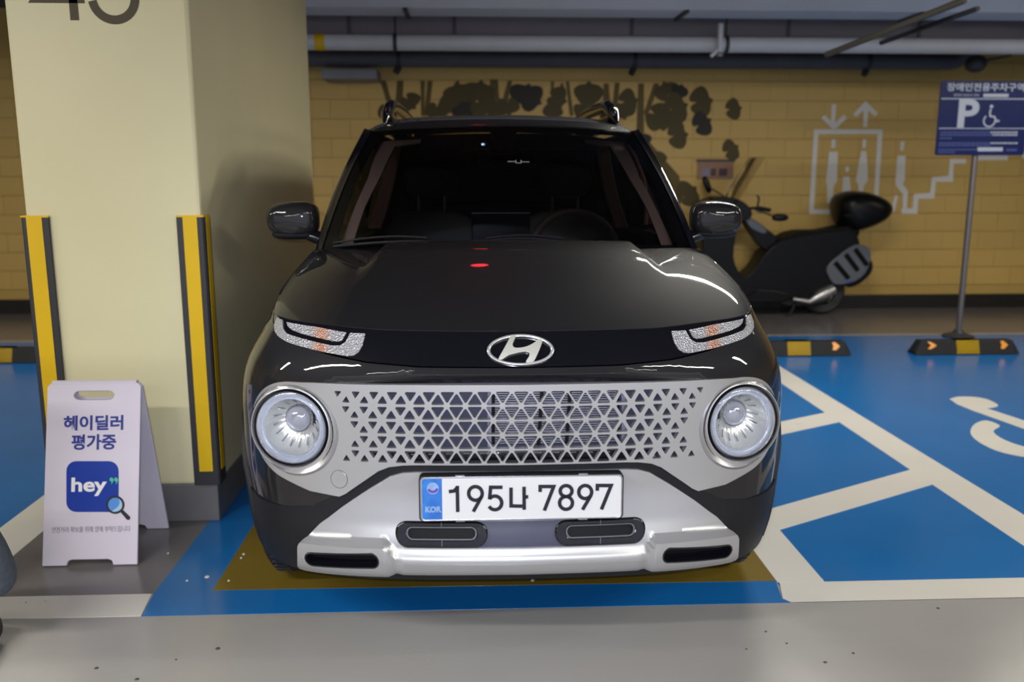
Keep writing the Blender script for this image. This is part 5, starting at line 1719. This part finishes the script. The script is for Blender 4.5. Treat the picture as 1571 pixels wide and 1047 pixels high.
bm = bmesh.new(); a = sp(1208, 456); b = sp(1232, 460); c = sp(1250, 450); d = sp(1268, 442)
tube(bm, [(a[0], -.15, a[1]), (b[0], -.16, b[1]), (c[0], -.17, c[1] + .005), (d[0], -.17, d[1] + .01)], [.018, .024, .055, .05], 16); finish('exhaust', bm, K['steel'], sc)
slab('engine_case', [(1180, 446), (1215, 440), (1250, 436), (1270, 446), (1262, 462), (1225, 468), (1190, 464)], -.10, .10, K['dark'], .02)
bm = bmesh.new(); a = sp(1215, 462); tube(bm, [(a[0], -.1, a[1]), (a[0] - .07, -.15, .012), (a[0] - .10, -.15, .008)], .011, 8); tube(bm, [(a[0], .1, a[1]), (a[0] - .07, .15, .012), (a[0] - .10, .15, .008)], .011, 8); finish('centre_stand', bm, K['dark'], sc)

# ================================================================ crouching person, mostly outside the frame
kx_, kz_ = at(-14, 838, 2.32)
KX, KYp, KZp = kx_, 2.34, kz_
per = empty('person', (KX - .45, KYp, 0.0015))
tag(per, 'person crouching at the left edge, only a knee in faded blue jeans showing', 'person')
def skinmesh(name, verts, edges, radii, m, sub=2, parent=per, root=0):
    me = bpy.data.meshes.new(name); me.from_pydata(verts, edges, []); me.materials.append(m)
    o = bpy.data.objects.new(name, me); COL.objects.link(o); o.parent = parent
    md = o.modifiers.new('skin', 'SKIN')
    md.use_smooth_shade = True
    if not me.skin_vertices: me.attributes  # layer is made with the modifier
    for i, r in enumerate(radii):
        sv_ = me.skin_vertices[0].data[i]
        sv_.radius = r if isinstance(r, tuple) else (r, r)
        sv_.use_root = (i == root)
    s = o.modifiers.new('sub', 'SUBSURF'); s.levels = sub; s.render_levels = sub
    return o
ox = KX - .45
L_ = lambda x, y, z: (x - ox, y - KYp, z)
skin_m = mat('skin', (.55, .36, .27), .5)
hip = (KX - .46, KYp + .02, .30)
V_ = [L_(*hip), L_(hip[0] - .04, hip[1], .55), L_(hip[0] + .04, hip[1], .80), L_(hip[0] + .10, hip[1], .90),            # 0 pelvis 1 waist 2 chest 3 neck base
      L_(hip[0], hip[1] - .13, .30), L_(KX - .035, KYp - .04, kz_ + .06), L_(KX - .010, KYp - .0, .15),   # right leg 4,5,6 (knee seen)
      L_(hip[0], hip[1] + .13, .30), L_(KX - .20, KYp + .20, .44), L_(KX - .34, KYp + .19, .10),         # 7,8,9
      L_(hip[0] + .06, hip[1] - .19, .80), L_(hip[0] + .06, hip[1] - .24, .56), L_(hip[0] + .12, hip[1] - .12, .46),   # 10,11,12 arm
      L_(hip[0] + .06, hip[1] + .19, .80), L_(hip[0] + .06, hip[1] + .24, .56), L_(hip[0] + .12, hip[1] + .12, .48)]
E_ = [(0, 4), (4, 5), (5, 6), (0, 7), (7, 8), (8, 9)]
trou = skinmesh('trousers', V_[:1] + V_[4:10], [(0, 1), (1, 2), (2, 3), (0, 4), (4, 5), (5, 6)], [.15, .105, .080, .074, .105, .075, .060], M['denim'])
shirt = skinmesh('jacket', [V_[0], V_[1], V_[2], V_[3], V_[10], V_[11], V_[12], V_[13], V_[14], V_[15]], [(0, 1), (1, 2), (2, 3), (2, 4), (4, 5), (5, 6), (2, 7), (7, 8), (8, 9)],
                 [(.15, .12), (.16, .12), (.17, .12), .07, .065, .05, .036, .065, .05, .036], mat('dark_jacket', (.03, .032, .04), .8))
# head with face, hair
hc = Vector(V_[3]) + Vector((.07, 0, .17))
bm = bmesh.new(); blob(bm, hc, (.095, .075, .115), 2.2, 24); tube(bm, [Vector(V_[3]) - Vector((0, 0, .04)), hc - Vector((.01, 0, .07))], .052, 14)
blob(bm, hc + Vector((.098, 0, -.012)), (.018, .013, .022), 2, 10)
for s in (-1, 1): blob(bm, hc + Vector((-.005, s * .076, -.01)), (.018, .010, .030), 2, 10)
finish('head', bm, skin_m, per, smooth=60)
bm = bmesh.new()
for s in (-1, 1): blob(bm, hc + Vector((.083, s * .030, .012)), (.012, .013, .008), 2, 10)
finish('eyes', bm, M['print_black'], per, smooth=60)
bm = bmesh.new(); blob(bm, hc + Vector((.085, 0, -.055)), (.012, .026, .006), 2, 10); finish('mouth', bm, mat('lips', (.4, .16, .13), .5), per, smooth=60)
bm = bmesh.new(); blob(bm, hc + Vector((-.018, 0, .030)), (.098, .084, .105), 2.2, 24); finish('hair', bm, M['print_black'], per, smooth=60)
# hands: palm, four fingers and thumb each
for s, w0 in ((-1, V_[12]), (1, V_[15])):
    w0 = Vector(w0)
    vs_, es_, rs_ = [tuple(w0)], [], [.024]
    palm = w0 + Vector((.055, .0, -.02)); vs_.append(tuple(palm)); es_.append((0, 1)); rs_.append((.030, .018))
    for j in range(4):
        b = palm + Vector((.02, (j - 1.5) * .020, 0)); ln = (.030, .034, .032, .025)[j]
        i0 = len(vs_)
        vs_ += [tuple(b), tuple(b + Vector((ln, 0, -.012))), tuple(b + Vector((ln * 1.6, 0, -.035)))]
        es_ += [(1, i0), (i0, i0 + 1), (i0 + 1, i0 + 2)]; rs_ += [.0095, .009, .0075]
    i0 = len(vs_)
    t0 = w0 + Vector((.03, -s * .028, -.01))
    vs_ += [tuple(t0), tuple(t0 + Vector((.035, -s * .022, -.012)))]; es_ += [(0, i0), (i0, i0 + 1)]; rs_ += [.011, .009]
    skinmesh('hand', vs_, es_, rs_, skin_m)
for i in (6, 9):
    p = Vector(V_[i]); bm = bmesh.new(); blob(bm, (p.x - .065, p.y - .03, .045) if i == 6 else (p.x - .03, p.y + .04, .045), (.06, .10, .045) if i == 6 else (.12, .07, .045), 2.6, 20); finish('shoe', bm, mat('dark_shoe', (.03, .03, .035), .6), per, smooth=60)

# small red bay lamp under the ceiling, mirrored in bonnet and roof
rl = empty('indicator_lamp', (0.0, 4.30, 2.50)); tag(rl, 'small red bay indicator lamp under the ceiling, out of the picture, mirrored in the bonnet', 'indicator lamp')
bm = bmesh.new(); blob(bm, (0, 0, 0), (.055, .035, .02), 2.2, 16); finish('lamp_dome', bm, mat('red_lit_dome', (.6, .02, .02), .4, emit=(1.0, .02, .03), estr=14), rl)
bm = bmesh.new(); tube(bm, [(0, 0, .02), (0, 0, .28)], .012, 8); box(bm, (-.03, -.03, .02), (.03, .03, .05)); finish('stem', bm, M['steel'], rl)
